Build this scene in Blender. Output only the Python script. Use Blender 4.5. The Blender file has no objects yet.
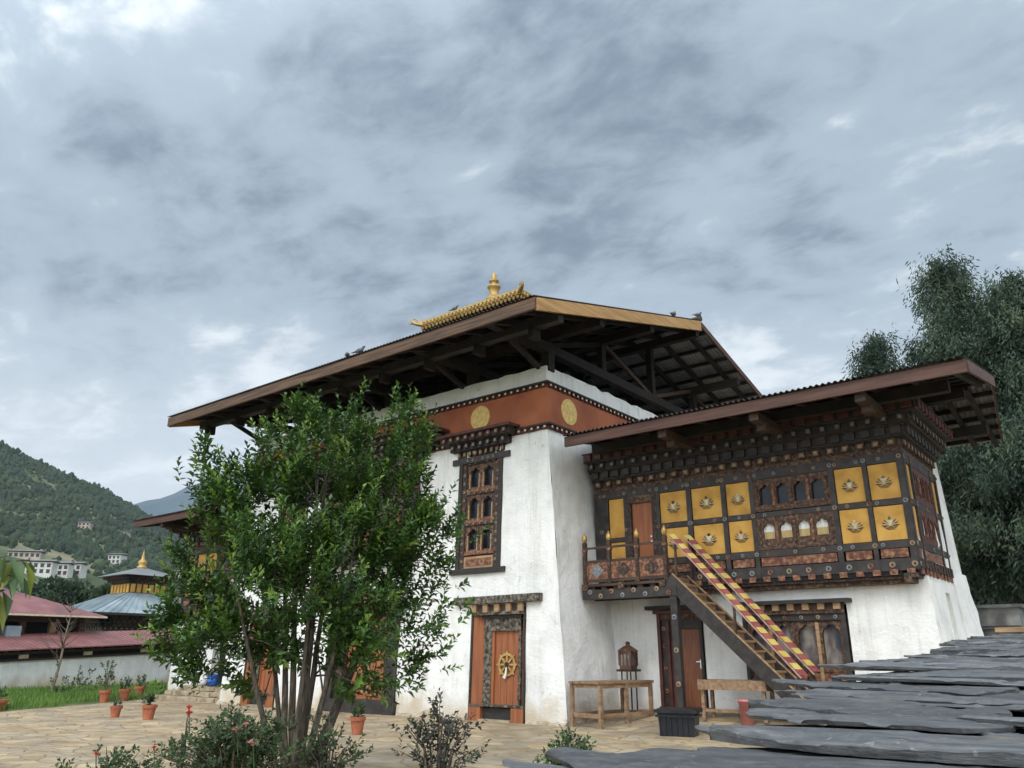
import bpy, math, random
import numpy as np
from mathutils import Vector, Matrix, noise
random.seed(7); RNG = np.random.default_rng(7)
SC = bpy.context.scene; COL = SC.collection
R = math.radians

# ------------------------------------------------------------------ camera
CAM = Vector((10.85, -15.64, 1.5)); HEAD = R(38.454); PITCH = R(18.823)
FW = Vector((-math.sin(HEAD), math.cos(HEAD), 0)); RT = Vector((math.cos(HEAD), math.sin(HEAD), 0))
cd = bpy.data.cameras.new('camera'); co = bpy.data.objects.new('camera', cd); COL.objects.link(co)
co.location = CAM; co.rotation_euler = (math.pi/2 + PITCH, 0, HEAD)
cd.sensor_width = 36; cd.lens = 795/1024*36; cd.clip_start = .05; cd.clip_end = 30000
SC.camera = co

# ------------------------------------------------------------------ light
SUN_AZ, SUN_EL = R(158), R(48)          # azimuth clockwise from +Y
SUNV = Vector((math.sin(SUN_AZ)*math.cos(SUN_EL), math.cos(SUN_AZ)*math.cos(SUN_EL), math.sin(SUN_EL)))
sl = bpy.data.lights.new('sun', 'SUN'); sl.energy = 1.2; sl.angle = R(25); sl.color = (1, .95, .88)
so = bpy.data.objects.new('sun', sl); COL.objects.link(so); so.rotation_euler = (-SUNV).to_track_quat('-Z', 'Y').to_euler()
SC.view_settings.view_transform = 'Standard'; SC.view_settings.look = 'None'
SC.view_settings.exposure = 0.48; SC.view_settings.gamma = 1; SC.view_settings.use_curve_mapping = False
try:
    SC.cycles.max_bounces = 6; SC.cycles.diffuse_bounces = 3; SC.cycles.use_denoising = True
    SC.cycles.use_adaptive_sampling = True
except Exception: pass

W = bpy.data.worlds.new('World'); SC.world = W; W.use_nodes = True
def build_world():
    nt = W.node_tree; nt.nodes.clear(); N = nt.nodes.new; L = nt.links.new
    out = N('ShaderNodeOutputWorld'); bg = N('ShaderNodeBackground'); bg.inputs[1].default_value = .1
    L(bg.outputs[0], out.inputs[0])
    sky = N('ShaderNodeTexSky'); sky.sky_type = 'NISHITA'; sky.sun_disc = False
    sky.sun_elevation = SUN_EL; sky.sun_rotation = SUN_AZ
    tc = N('ShaderNodeTexCoord'); sep = N('ShaderNodeSeparateXYZ'); L(tc.outputs['Generated'], sep.inputs[0])
    def math_(op, a, b=None, c=None):
        n = N('ShaderNodeMath'); n.operation = op
        for i, x in enumerate((a, b, c)):
            if x is None: continue
            if isinstance(x, (int, float)): n.inputs[i].default_value = x
            else: L(x, n.inputs[i])
        return n.outputs[0]
    zc = math_('MAXIMUM', sep.outputs[2], 0.0); zz = math_('ADD', zc, .16)
    px = math_('DIVIDE', sep.outputs[0], zz); py = math_('DIVIDE', sep.outputs[1], zz)
    cmb = N('ShaderNodeCombineXYZ'); L(px, cmb.inputs[0]); L(py, cmb.inputs[1])
    mp = N('ShaderNodeMapping'); mp.inputs['Rotation'].default_value = (0, 0, R(-30)); mp.inputs['Scale'].default_value = (1.0, 1.35, 1)
    mp.inputs['Location'].default_value = (2.2, 8.8, 0)
    L(cmb.outputs[0], mp.inputs[0])
    def noise_(sc, det, rough, dist, vec=mp.outputs[0]):
        n = N('ShaderNodeTexNoise'); n.inputs['Scale'].default_value = sc; n.inputs['Detail'].default_value = det
        n.inputs['Roughness'].default_value = rough; n.inputs['Distortion'].default_value = dist; L(vec, n.inputs['Vector']); return n.outputs[0]
    big = noise_(.75, 3, .5, .3); mid = noise_(2.3, 8, .58, .3); fine = noise_(7.0, 7, .6, .35)
    s = math_('MULTIPLY', big, .38); s = math_('MULTIPLY_ADD', mid, .40, s); s = math_('MULTIPLY_ADD', fine, .22, s)
    rp = N('ShaderNodeValToRGB'); L(s, rp.inputs[0]); cr = rp.color_ramp; cr.interpolation = 'EASE'
    cr.elements[0].position = .365; cr.elements[0].color = (.185, .24, .315, 1)
    cr.elements[1].position = .60; cr.elements[1].color = (.82, .88, .92, 1)
    e = cr.elements.new(.5); e.color = (.40, .485, .565, 1)
    # veil that brightens towards the horizon
    hz = N('ShaderNodeMapRange'); L(zc, hz.inputs[0]); hz.inputs[1].default_value = .08; hz.inputs[2].default_value = .40
    hz.inputs[3].default_value = .95; hz.inputs[4].default_value = 0.0
    mx = N('ShaderNodeMix'); mx.data_type = 'RGBA'; L(hz.outputs[0], mx.inputs[0]); L(rp.outputs[0], mx.inputs[6]); mx.inputs[7].default_value = (.84, .90, .94, 1)
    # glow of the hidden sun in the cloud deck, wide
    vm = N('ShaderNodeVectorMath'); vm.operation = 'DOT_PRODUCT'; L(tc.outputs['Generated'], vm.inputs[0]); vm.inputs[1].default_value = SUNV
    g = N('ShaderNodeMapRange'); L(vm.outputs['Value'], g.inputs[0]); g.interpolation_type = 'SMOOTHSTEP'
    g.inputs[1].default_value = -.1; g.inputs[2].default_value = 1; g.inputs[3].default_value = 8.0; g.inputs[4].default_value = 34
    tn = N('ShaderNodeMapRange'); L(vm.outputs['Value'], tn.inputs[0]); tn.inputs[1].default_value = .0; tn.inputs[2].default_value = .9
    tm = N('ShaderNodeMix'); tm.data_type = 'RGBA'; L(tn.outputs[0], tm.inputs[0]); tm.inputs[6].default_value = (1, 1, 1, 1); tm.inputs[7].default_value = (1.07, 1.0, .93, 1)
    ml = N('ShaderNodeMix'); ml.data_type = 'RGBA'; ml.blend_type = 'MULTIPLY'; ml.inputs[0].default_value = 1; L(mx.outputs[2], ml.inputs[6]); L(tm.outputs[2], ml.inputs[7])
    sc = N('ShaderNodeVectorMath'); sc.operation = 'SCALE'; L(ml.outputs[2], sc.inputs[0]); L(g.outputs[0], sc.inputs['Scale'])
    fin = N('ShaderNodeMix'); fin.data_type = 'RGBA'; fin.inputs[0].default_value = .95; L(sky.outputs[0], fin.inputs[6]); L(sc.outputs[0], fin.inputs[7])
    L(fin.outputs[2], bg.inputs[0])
build_world()

# ------------------------------------------------------------------ materials
def srgb(r, g, b):
    f = lambda c: (c/255/12.92 if c/255 <= .04045 else ((c/255+.055)/1.055)**2.4)
    return (f(r), f(g), f(b))
MATS = {}
def mat(name, c1, c2=None, scale=4, stretch=(1, 1, 1), rough=.7, metal=0, bump=0, bscale=None, det=5, c3=None, thr=(.35, .65), vor=0, spec=.4, trans=0, bdist=.02):
    m = bpy.data.materials.new(name); m.use_nodes = True; nt = m.node_tree; N = nt.nodes.new; L = nt.links.new
    b = nt.nodes['Principled BSDF']; b.inputs['Roughness'].default_value = rough; b.inputs['Metallic'].default_value = metal
    b.inputs['Specular IOR Level'].default_value = spec
    tc = N('ShaderNodeTexCoord'); mp = N('ShaderNodeMapping'); mp.inputs['Scale'].default_value = stretch; L(tc.outputs['Object'], mp.inputs[0])
    n1 = N('ShaderNodeTexNoise'); n1.inputs['Scale'].default_value = scale; n1.inputs['Detail'].default_value = det; L(mp.outputs[0], n1.inputs['Vector'])
    src = n1.outputs[0]
    if vor:
        v = N('ShaderNodeTexVoronoi'); v.inputs['Scale'].default_value = vor; L(mp.outputs[0], v.inputs['Vector'])
        sx = N('ShaderNodeSeparateColor'); L(v.outputs['Color'], sx.inputs[0]); src = sx.outputs[0]
    rp = N('ShaderNodeValToRGB'); L(src, rp.inputs[0]); cr = rp.color_ramp
    cr.elements[0].position = thr[0]; cr.elements[0].color = (*c1, 1)
    cr.elements[1].position = thr[1]; cr.elements[1].color = (*(c2 or tuple(x*1.15 for x in c1)), 1)
    if c3: e = cr.elements.new((thr[0]+thr[1])/2); e.color = (*c3, 1)
    L(rp.outputs[0], b.inputs['Base Color'])
    if bump:
        n2 = N('ShaderNodeTexNoise'); n2.inputs['Scale'].default_value = bscale or scale*4; n2.inputs['Detail'].default_value = 6; L(mp.outputs[0], n2.inputs['Vector'])
        bp = N('ShaderNodeBump'); bp.inputs['Strength'].default_value = bump; bp.inputs['Distance'].default_value = bdist
        L(n2.outputs[0], bp.inputs['Height']); L(bp.outputs[0], b.inputs['Normal'])
    if trans:
        t = N('ShaderNodeBsdfTranslucent'); L(rp.outputs[0], t.inputs[0]); ms = N('ShaderNodeMixShader'); ms.inputs[0].default_value = trans
        out = nt.nodes['Material Output']; L(b.outputs[0], ms.inputs[1]); L(t.outputs[0], ms.inputs[2]); L(ms.outputs[0], out.inputs[0])
    MATS[name] = m; return m

def whitewash(name, stain_h=.55):
    m = bpy.data.materials.new(name); m.use_nodes = True; nt = m.node_tree; N = nt.nodes.new; L = nt.links.new
    b = nt.nodes['Principled BSDF']; b.inputs['Roughness'].default_value = .9; b.inputs['Specular IOR Level'].default_value = .15
    tc = N('ShaderNodeTexCoord'); P = tc.outputs['Object']
    def nz(sc, det, st=(1, 1, 1), rough=.55):
        mp = N('ShaderNodeMapping'); mp.inputs['Scale'].default_value = st; L(P, mp.inputs[0])
        n = N('ShaderNodeTexNoise'); n.inputs['Scale'].default_value = sc; n.inputs['Detail'].default_value = det; n.inputs['Roughness'].default_value = rough
        L(mp.outputs[0], n.inputs['Vector']); return n.outputs[0]
    def ramp(src, a, ca, c, cc):
        r = N('ShaderNodeValToRGB'); L(src, r.inputs[0]); r.color_ramp.elements[0].position = a; r.color_ramp.elements[1].position = c
        r.color_ramp.elements[0].color = (*ca, 1); r.color_ramp.elements[1].color = (*cc, 1); return r.outputs[0]
    def mix(fac, a, c, mode='MIX'):
        x = N('ShaderNodeMix'); x.data_type = 'RGBA'; x.blend_type = mode
        for i, v in ((0, fac), (6, a), (7, c)):
            if isinstance(v, (tuple, float)): x.inputs[i].default_value = v
            else: L(v, x.inputs[i])
        return x.outputs[2]
    base = ramp(nz(1.3, 6), .3, (.66, .655, .64), .62, (.79, .785, .77))
    streak = ramp(nz(2.0, 8, (1.6, 1.6, .5), .7), .36, (.84, .83, .80), .54, (1, 1, 1))
    col = mix(.55, base, streak, 'MULTIPLY')
    drip = ramp(nz(1.8, 8, (5, 5, .16), .7), .33, (.74, .72, .68), .47, (1, 1, 1)); col = mix(.5, col, drip, 'MULTIPLY')
    grime = ramp(nz(5, 8, (1, 1, .5), .7), .30, (.62, .60, .56), .40, (1, 1, 1)); col = mix(.85, col, grime, 'MULTIPLY')
    # splashed mud along the foot of the wall, with a ragged upper edge
    sep = N('ShaderNodeSeparateXYZ'); L(P, sep.inputs[0])
    ad = N('ShaderNodeMath'); ad.operation = 'MULTIPLY_ADD'; L(nz(1.6, 7), ad.inputs[0]); ad.inputs[1].default_value = -1.6; L(sep.outputs[2], ad.inputs[2])
    mr = N('ShaderNodeMapRange'); L(ad.outputs[0], mr.inputs[0]); mr.inputs[1].default_value = -.95 + stain_h - .35; mr.inputs[2].default_value = -.35 + stain_h - .35
    mr.inputs[3].default_value = .8; mr.inputs[4].default_value = 0
    col = mix(mr.outputs[0], col, (.46, .36, .23, 1))
    L(col, b.inputs['Base Color'])
    h1 = nz(3.2, 8, (1, 1, 1.3), .62); h2 = nz(13, 5, (1, 1, 1.8))
    hh = N('ShaderNodeMath'); hh.operation = 'MULTIPLY_ADD'; L(h2, hh.inputs[0]); hh.inputs[1].default_value = .3; L(h1, hh.inputs[2])
    bp = N('ShaderNodeBump'); bp.inputs['Strength'].default_value = .55; bp.inputs['Distance'].default_value = .06; L(hh.outputs[0], bp.inputs['Height']); L(bp.outputs[0], b.inputs['Normal'])
    MATS[name] = m; return m

whitewash('whitewash'); whitewash('whitewash_clean', .05)
mat('navy', (.017, .013, .012), (.04, .033, .03), 6, rough=.55, bump=.2)
mat('black_wood', (.012, .011, .011), (.035, .028, .024), 5, (1, 1, 6), rough=.6, bump=.2)
mat('dark_wood', (.028, .016, .011), (.075, .042, .026), 5, (.4, 3, 3), rough=.65, bump=.3)
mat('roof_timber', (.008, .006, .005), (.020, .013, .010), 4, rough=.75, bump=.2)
mat('fascia_front', (.05, .028, .017), (.135, .075, .04), 3, (.35, 4, 6), rough=.65, bump=.25)
mat('fascia_gable', (.30, .16, .055), (.46, .27, .105), 3, (4, .35, 6), rough=.6, bump=.2)
mat('fascia_wing', (.05, .022, .016), (.10, .047, .032), 3, (.35, 4, 6), rough=.65, bump=.25)
mat('orange_band', (.25, .07, .033), (.36, .115, .05), 1.4, rough=.75, bump=.15)
mat('orange_door', (.225, .070, .026), (.31, .105, .038), 2.5, (5, 5, .5), rough=.55, bump=.12)
mat('brown_door', (.16, .05, .022), (.24, .085, .037), 4, (5, 5, .5), rough=.45, bump=.12)
mat('maroon', (.055, .018, .015), (.10, .032, .025), 5, rough=.6, bump=.15)
mat('carved', (.026, .016, .012), (.20, .125, .07), 15, (1, 1, 1), rough=.6, bump=.7, c3=(.085, .042, .026), thr=(.36, .68), bdist=.03)
mat('carved_dark', (.016, .013, .012), (.14, .09, .055), 17, rough=.6, bump=.7, c3=(.042, .025, .02), thr=(.36, .68), bdist=.03)
mat('carved_grey', (.022, .02, .018), (.21, .185, .14), 13, rough=.8, bump=.6, c3=(.1, .085, .065), thr=(.38, .66), bdist=.03)
mat('carved_red', (.085, .03, .02), (.30, .17, .095), 14, rough=.6, bump=.6, c3=(.17, .066, .036), thr=(.36, .64), bdist=.03)
mat('tan_wood', (.22, .135, .07), (.38, .25, .14), 5, (.5, .5, 4), rough=.7, bump=.3)
mat('table_wood', (.17, .10, .055), (.32, .21, .125), 4, (3, .5, 3), rough=.7, bump=.3)
mat('yellow', (.36, .185, .04), (.58, .33, .075), 2.6, rough=.7, bump=.3, c3=(.50, .265, .05), thr=(.3, .62), det=9)
mat('gold', (.33, .205, .065), (.49, .33, .12), 8, rough=.42, metal=.45, bump=.1)
mat('disc_gold', (.52, .35, .10), (.72, .52, .2), 9, rough=.6, bump=.3)
mat('cream', (.55, .45, .30), (.7, .6, .43), 9, rough=.7)
mat('inlay', (.17, .12, .07), (.30, .22, .14), 9, rough=.7)
mat('silver', (.50, .40, .23), (.66, .56, .37), 14, rough=.6)
mat('wash_white', (.5, .47, .4), (.62, .58, .5), 9, rough=.7)
mat('pale_grey', (.11, .12, .125), (.21, .22, .22), 20, rough=.7)
mat('red_paint', (.30, .045, .03), (.38, .06, .04), 9, rough=.6)
mat('blue_paint', (.05, .09, .17), (.07, .13, .22), 9, rough=.6)
mat('glass', (.008, .010, .016), (.02, .026, .036), 5, (1, 1, .5), rough=.12, spec=.18)
mat('glass_reflect', (.045, .055, .075), (.24, .22, .19), 2.2, (1.6, 1, .8), rough=.12, spec=.4, c3=(.11, .085, .085), thr=(.38, .62), det=2)  # blurred reflections painted into the pane colour as soft mottling
mat('curtain_white', (.6, .6, .57), (.75, .74, .7), 8, (14, 14, .6), rough=.9, bump=.3)
mat('curtain_gold', (.42, .30, .13), (.55, .41, .2), 8, (14, 14, .6), rough=.9, bump=.3)
mat('dark_room', (.006, .006, .007), (.01, .01, .011), 3, rough=.9)
mat('sheet_metal', (.17, .175, .185), (.28, .285, .29), 1.2, (1, 4, 4), rough=.5, metal=.35, bump=.1)
mat('sheet_rust', (.04, .032, .03), (.085, .065, .055), 1.5, (1, 4, 4), rough=.7, metal=.1, bump=.1)
mat('pink_sheet', (.14, .07, .068), (.28, .13, .125), 1.1, (1, 1, 1), rough=.6, bump=.3, c3=(.215, .087, .085), thr=(.3, .7), det=10)
mat('blue_sheet', (.16, .20, .22), (.31, .36, .385), .9, rough=.55, bump=.25, c3=(.235, .295, .325), thr=(.3, .68), det=10)
mat('mud', (.30, .23, .15), (.52, .46, .37), 4, rough=.95, bump=.8, bscale=14, det=8)
mat('step_stone', (.22, .17, .11), (.42, .34, .23), 3, rough=.9, bump=.6, bscale=9)
mat('grey_stone', (.10, .10, .095), (.27, .265, .25), 2.6, rough=.9, bump=.9, bscale=9, c3=(.17, .17, .165), det=9)
mat('stone_mustard', (.25, .15, .05), (.34, .21, .08), 3, rough=.9, bump=.4)
mat('terracotta', (.28, .085, .04), (.40, .135, .07), 6, rough=.8, bump=.2)
mat('soil', (.035, .024, .016), (.07, .05, .035), 12, rough=.95, bump=.5)
mat('black_plastic', (.012, .014, .02), (.02, .023, .03), 4, rough=.42)
mat('pink_plastic', (.48, .17, .17), (.56, .22, .21), 4, rough=.45)
mat('blue_plastic', (.02, .10, .42), (.03, .13, .5), 4, rough=.4)
mat('iron', (.02, .015, .013), (.05, .032, .025), 9, rough=.6, metal=.3)
mat('copper', (.085, .04, .026), (.15, .075, .05), 9, rough=.5, metal=.4)
mat('steel', (.5, .5, .5), (.6, .6, .6), 4, rough=.3, metal=.9)
mat('cloth_white', (.6, .58, .55), (.75, .73, .7), 5, rough=.9)
mat('stripe_yellow', (.48, .36, .08), (.60, .47, .14), 9, rough=.6, bump=.2)
mat('stripe_red', (.20, .035, .04), (.33, .09, .085), 9, rough=.6, bump=.2)
mat('stripe_side', (.33, .17, .15), (.45, .29, .25), 9, rough=.65, bump=.2)
mat('bark', (.05, .04, .03), (.15, .125, .095), 5, (6, 6, 1), rough=.9, bump=.7)
mat('bark_pale', (.14, .105, .075), (.25, .2, .15), 5, (6, 6, 1), rough=.9, bump=.5)
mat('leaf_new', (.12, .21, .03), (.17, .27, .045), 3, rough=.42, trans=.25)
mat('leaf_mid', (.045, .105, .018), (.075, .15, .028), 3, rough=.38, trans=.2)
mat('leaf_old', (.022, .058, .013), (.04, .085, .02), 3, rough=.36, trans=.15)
mat('rose_leaf', (.05, .095, .035), (.09, .14, .055), 3, rough=.5, trans=.2)
mat('rose_leaf_dark', (.035, .06, .028), (.06, .09, .04), 3, rough=.5, trans=.2)
mat('purple_leaf', (.035, .032, .03), (.06, .062, .05), 3, rough=.5, trans=.15)
mat('petal_pink', (.62, .20, .22), (.75, .34, .36), 8, rough=.7, trans=.2)
mat('petal_red', (.5, .04, .04), (.6, .08, .07), 8, rough=.7, trans=.2)
mat('cypress_leaf', (.045, .070, .050), (.080, .112, .078), 2, rough=.85, trans=.12, spec=.1)
mat('cypress_tip', (.075, .11, .068), (.12, .16, .10), 2, rough=.85, trans=.15, spec=.1)
mat('cypress_dark', (.025, .042, .032), (.042, .064, .046), 2, rough=.85, trans=.1, spec=.1)
mat('broad_leaf', (.075, .14, .05), (.13, .2, .085), 6, rough=.4, trans=.3)
mat('broad_leaf_yellow', (.22, .27, .06), (.28, .32, .09), 6, rough=.4, trans=.3)
mat('grass_blade', (.09, .17, .03), (.15, .25, .05), 1.2, rough=.7, trans=.25)
mat('forest_green', (.022, .038, .018), (.042, .064, .028), .05, rough=.95)
mat('forest_dark', (.016, .032, .018), (.034, .056, .028), .05, rough=.95)
mat('mid_tree', (.03, .055, .03), (.055, .09, .045), .4, rough=.9)
mat('pigeon', (.05, .055, .065), (.13, .14, .16), 12, rough=.6)
mat('house_white', (.48, .47, .45), (.58, .57, .54), .4, rough=.9)
mat('house_cream', (.36, .30, .24), (.45, .39, .32), .3, rough=.9)
mat('house_roof', (.12, .125, .13), (.2, .205, .21), .3, rough=.6)
mat('house_window', (.03, .022, .018), (.06, .045, .035), .6, rough=.6)
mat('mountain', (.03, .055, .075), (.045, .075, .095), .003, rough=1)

def ground_mats():
    m = bpy.data.materials.new('paving'); m.use_nodes = True; nt = m.node_tree; N = nt.nodes.new; L = nt.links.new
    b = nt.nodes['Principled BSDF']; b.inputs['Roughness'].default_value = .85; b.inputs['Specular IOR Level'].default_value = .25
    tc = N('ShaderNodeTexCoord')
    nd = N('ShaderNodeTexNoise'); nd.inputs['Scale'].default_value = .9; nd.inputs['Detail'].default_value = 3; L(tc.outputs['Object'], nd.inputs['Vector'])
    dm = N('ShaderNodeVectorMath'); dm.operation = 'MULTIPLY_ADD'; L(nd.outputs['Color'], dm.inputs[0]); dm.inputs[1].default_value = (.5, .5, 0); L(tc.outputs['Object'], dm.inputs[2])
    mp = N('ShaderNodeMapping'); mp.inputs['Scale'].default_value = (1.0, 1.55, 1); L(dm.outputs[0], mp.inputs[0])
    v = N('ShaderNodeTexVoronoi'); v.inputs['Scale'].default_value = 1.6; L(mp.outputs[0], v.inputs['Vector'])
    ve = N('ShaderNodeTexVoronoi'); ve.feature = 'DISTANCE_TO_EDGE'; ve.inputs['Scale'].default_value = 1.6; L(mp.outputs[0], ve.inputs['Vector'])
    sc = N('ShaderNodeSeparateColor'); L(v.outputs['Color'], sc.inputs[0])
    r = N('ShaderNodeValToRGB'); L(sc.outputs[0], r.inputs[0]); e = r.color_ramp.elements
    e[0].color = (.36, .28, .18, 1); e[1].color = (.47, .38, .255, 1)
    x = e.new(.4); x.color = (.37, .31, .235, 1); x = e.new(.7); x.color = (.45, .335, .205, 1)
    n = N('ShaderNodeTexNoise'); n.inputs['Scale'].default_value = 1.1; n.inputs['Detail'].default_value = 8; n.inputs['Roughness'].default_value = .65; L(tc.outputs['Object'], n.inputs['Vector'])
    rn = N('ShaderNodeValToRGB'); L(n.outputs[0], rn.inputs[0]); rn.color_ramp.elements[0].position = .35; rn.color_ramp.elements[0].color = (.58, .56, .53, 1); rn.color_ramp.elements[1].position = .62; rn.color_ramp.elements[1].color = (1.1, 1.08, 1.04, 1)
    mu = N('ShaderNodeMix'); mu.data_type = 'RGBA'; mu.blend_type = 'MULTIPLY'; mu.inputs[0].default_value = 1; L(r.outputs[0], mu.inputs[6]); L(rn.outputs[0], mu.inputs[7])
    ej = N('ShaderNodeMapRange'); L(ve.outputs['Distance'], ej.inputs[0]); ej.inputs[1].default_value = .01; ej.inputs[2].default_value = .05
    mj = N('ShaderNodeMix'); mj.data_type = 'RGBA'; L(ej.outputs[0], mj.inputs[0]); mj.inputs[6].default_value = (.30, .235, .15, 1); L(mu.outputs[2], mj.inputs[7])
    L(mj.outputs[2], b.inputs['Base Color'])
    ad = N('ShaderNodeMath'); ad.operation = 'MULTIPLY_ADD'; L(n.outputs[0], ad.inputs[0]); ad.inputs[1].default_value = .5; L(ej.outputs[0], ad.inputs[2])
    bp = N('ShaderNodeBump'); bp.inputs['Strength'].default_value = .7; bp.inputs['Distance'].default_value = .04; L(ad.outputs[0], bp.inputs['Height']); L(bp.outputs[0], b.inputs['Normal'])
    MATS['paving'] = m
    mat('earth', (.07, .10, .03), (.16, .18, .07), .5, rough=.95, bump=.4, c3=(.10, .135, .045))
    # hillside: scrub, meadow and bare soil in patches
    mat('hill', (.045, .07, .026), (.21, .18, .11), .013, rough=1, c3=(.095, .115, .045), thr=(.38, .66), det=10)
    # slate
    m = bpy.data.materials.new('slate'); m.use_nodes = True; nt = m.node_tree; N = nt.nodes.new; L = nt.links.new
    b = nt.nodes['Principled BSDF']; b.inputs['Specular IOR Level'].default_value = .45
    tc = N('ShaderNodeTexCoord'); oi = N('ShaderNodeObjectInfo')
    n = N('ShaderNodeTexNoise'); n.noise_dimensions = '4D'; n.inputs['Scale'].default_value = 7; n.inputs['Detail'].default_value = 11; n.inputs['Roughness'].default_value = .72
    mp = N('ShaderNodeMapping'); mp.inputs['Scale'].default_value = (.8, 2.2, 6); L(tc.outputs['Object'], mp.inputs[0]); L(mp.outputs[0], n.inputs['Vector'])
    wv = N('ShaderNodeMath'); wv.operation = 'MULTIPLY'; L(oi.outputs['Random'], wv.inputs[0]); wv.inputs[1].default_value = 30; L(wv.outputs[0], n.inputs['W'])
    r = N('ShaderNodeValToRGB'); L(n.outputs[0], r.inputs[0]); e = r.color_ramp.elements
    e[0].position = .30; e[0].color = (.045, .046, .048, 1); e[1].position = .68; e[1].color = (.205, .207, .208, 1); x = e.new(.48); x.color = (.10, .104, .109, 1)
    n2 = N('ShaderNodeTexNoise'); n2.noise_dimensions = '4D'; n2.inputs['Scale'].default_value = 2.6; n2.inputs['Detail'].default_value = 8; n2.inputs['Roughness'].default_value = .7; L(tc.outputs['Object'], n2.inputs['Vector']); L(wv.outputs[0], n2.inputs['W'])
    mr = N('ShaderNodeMapRange'); L(n2.outputs[0], mr.inputs[0]); mr.inputs[1].default_value = .58; mr.inputs[2].default_value = .66; mr.inputs[4].default_value = .6
    mx = N('ShaderNodeMix'); mx.data_type = 'RGBA'; L(mr.outputs[0], mx.inputs[0]); L(r.outputs[0], mx.inputs[6]); mx.inputs[7].default_value = (.20, .175, .13, 1)
    n3 = N('ShaderNodeTexNoise'); n3.noise_dimensions = '4D'; n3.inputs['Scale'].default_value = 2.1; n3.inputs['Detail'].default_value = 10; n3.inputs['Roughness'].default_value = .68
    mp3 = N('ShaderNodeMapping'); mp3.inputs['Scale'].default_value = (.7, 1.6, 1); L(tc.outputs['Object'], mp3.inputs[0]); L(mp3.outputs[0], n3.inputs['Vector']); L(wv.outputs[0], n3.inputs['W'])
    m3 = N('ShaderNodeMapRange'); L(n3.outputs[0], m3.inputs[0]); m3.inputs[1].default_value = .565; m3.inputs[2].default_value = .585; m3.inputs[4].default_value = .7
    x3 = N('ShaderNodeMix'); x3.data_type = 'RGBA'; L(m3.outputs[0], x3.inputs[0]); L(mx.outputs[2], x3.inputs[6]); x3.inputs[7].default_value = (.052, .052, .054, 1)
    n4 = N('ShaderNodeTexNoise'); n4.inputs['Scale'].default_value = 38; n4.inputs['Detail'].default_value = 3; L(tc.outputs['Object'], n4.inputs['Vector'])
    m4 = N('ShaderNodeMapRange'); L(n4.outputs[0], m4.inputs[0]); m4.inputs[1].default_value = .66; m4.inputs[2].default_value = .72; m4.inputs[4].default_value = .6
    x4 = N('ShaderNodeMix'); x4.data_type = 'RGBA'; L(m4.outputs[0], x4.inputs[0]); L(x3.outputs[2], x4.inputs[6]); x4.inputs[7].default_value = (.30, .30, .28, 1); mx = x4
    va = N('ShaderNodeMapRange'); L(oi.outputs['Random'], va.inputs[0]); va.inputs[3].default_value = .62; va.inputs[4].default_value = 1.2
    sv = N('ShaderNodeVectorMath'); sv.operation = 'SCALE'; L(mx.outputs[2], sv.inputs[0]); L(va.outputs[0], sv.inputs['Scale']); L(sv.outputs[0], b.inputs['Base Color'])
    rr = N('ShaderNodeMapRange'); L(n.outputs[0], rr.inputs[0]); rr.inputs[3].default_value = .42; rr.inputs[4].default_value = .75; L(rr.outputs[0], b.inputs['Roughness'])
    bp = N('ShaderNodeBump'); bp.inputs['Strength'].default_value = .8; bp.inputs['Distance'].default_value = .02; L(n.outputs[0], bp.inputs['Height']); L(bp.outputs[0], b.inputs['Normal'])
    MATS['slate'] = m
ground_mats()

# ------------------------------------------------------------------ mesh helpers
def tag(o, label=None, cat=None, group=None, kind=None):
    if label: o['label'] = label
    if cat: o['category'] = cat
    if group: o['group'] = group
    if kind: o['kind'] = kind
    return o
def thing(name, label, cat, loc=(0, 0, 0), rz=0, group=None):
    o = bpy.data.objects.new(name, None); COL.objects.link(o); o.location = loc; o.rotation_euler = (0, 0, rz); o.empty_display_size = .3
    return tag(o, label, cat, group)
def link(name, me, mats, parent=None, off=None):
    for m in mats: me.materials.append(MATS[m])
    o = bpy.data.objects.new(name, me); COL.objects.link(o)
    if parent: o.parent = parent
    return o
def copy_tree(o, parent=None):
    c = o.copy(); COL.objects.link(c); c.parent = parent
    for ch in list(o.children): copy_tree(ch, c)
    return c

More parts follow.
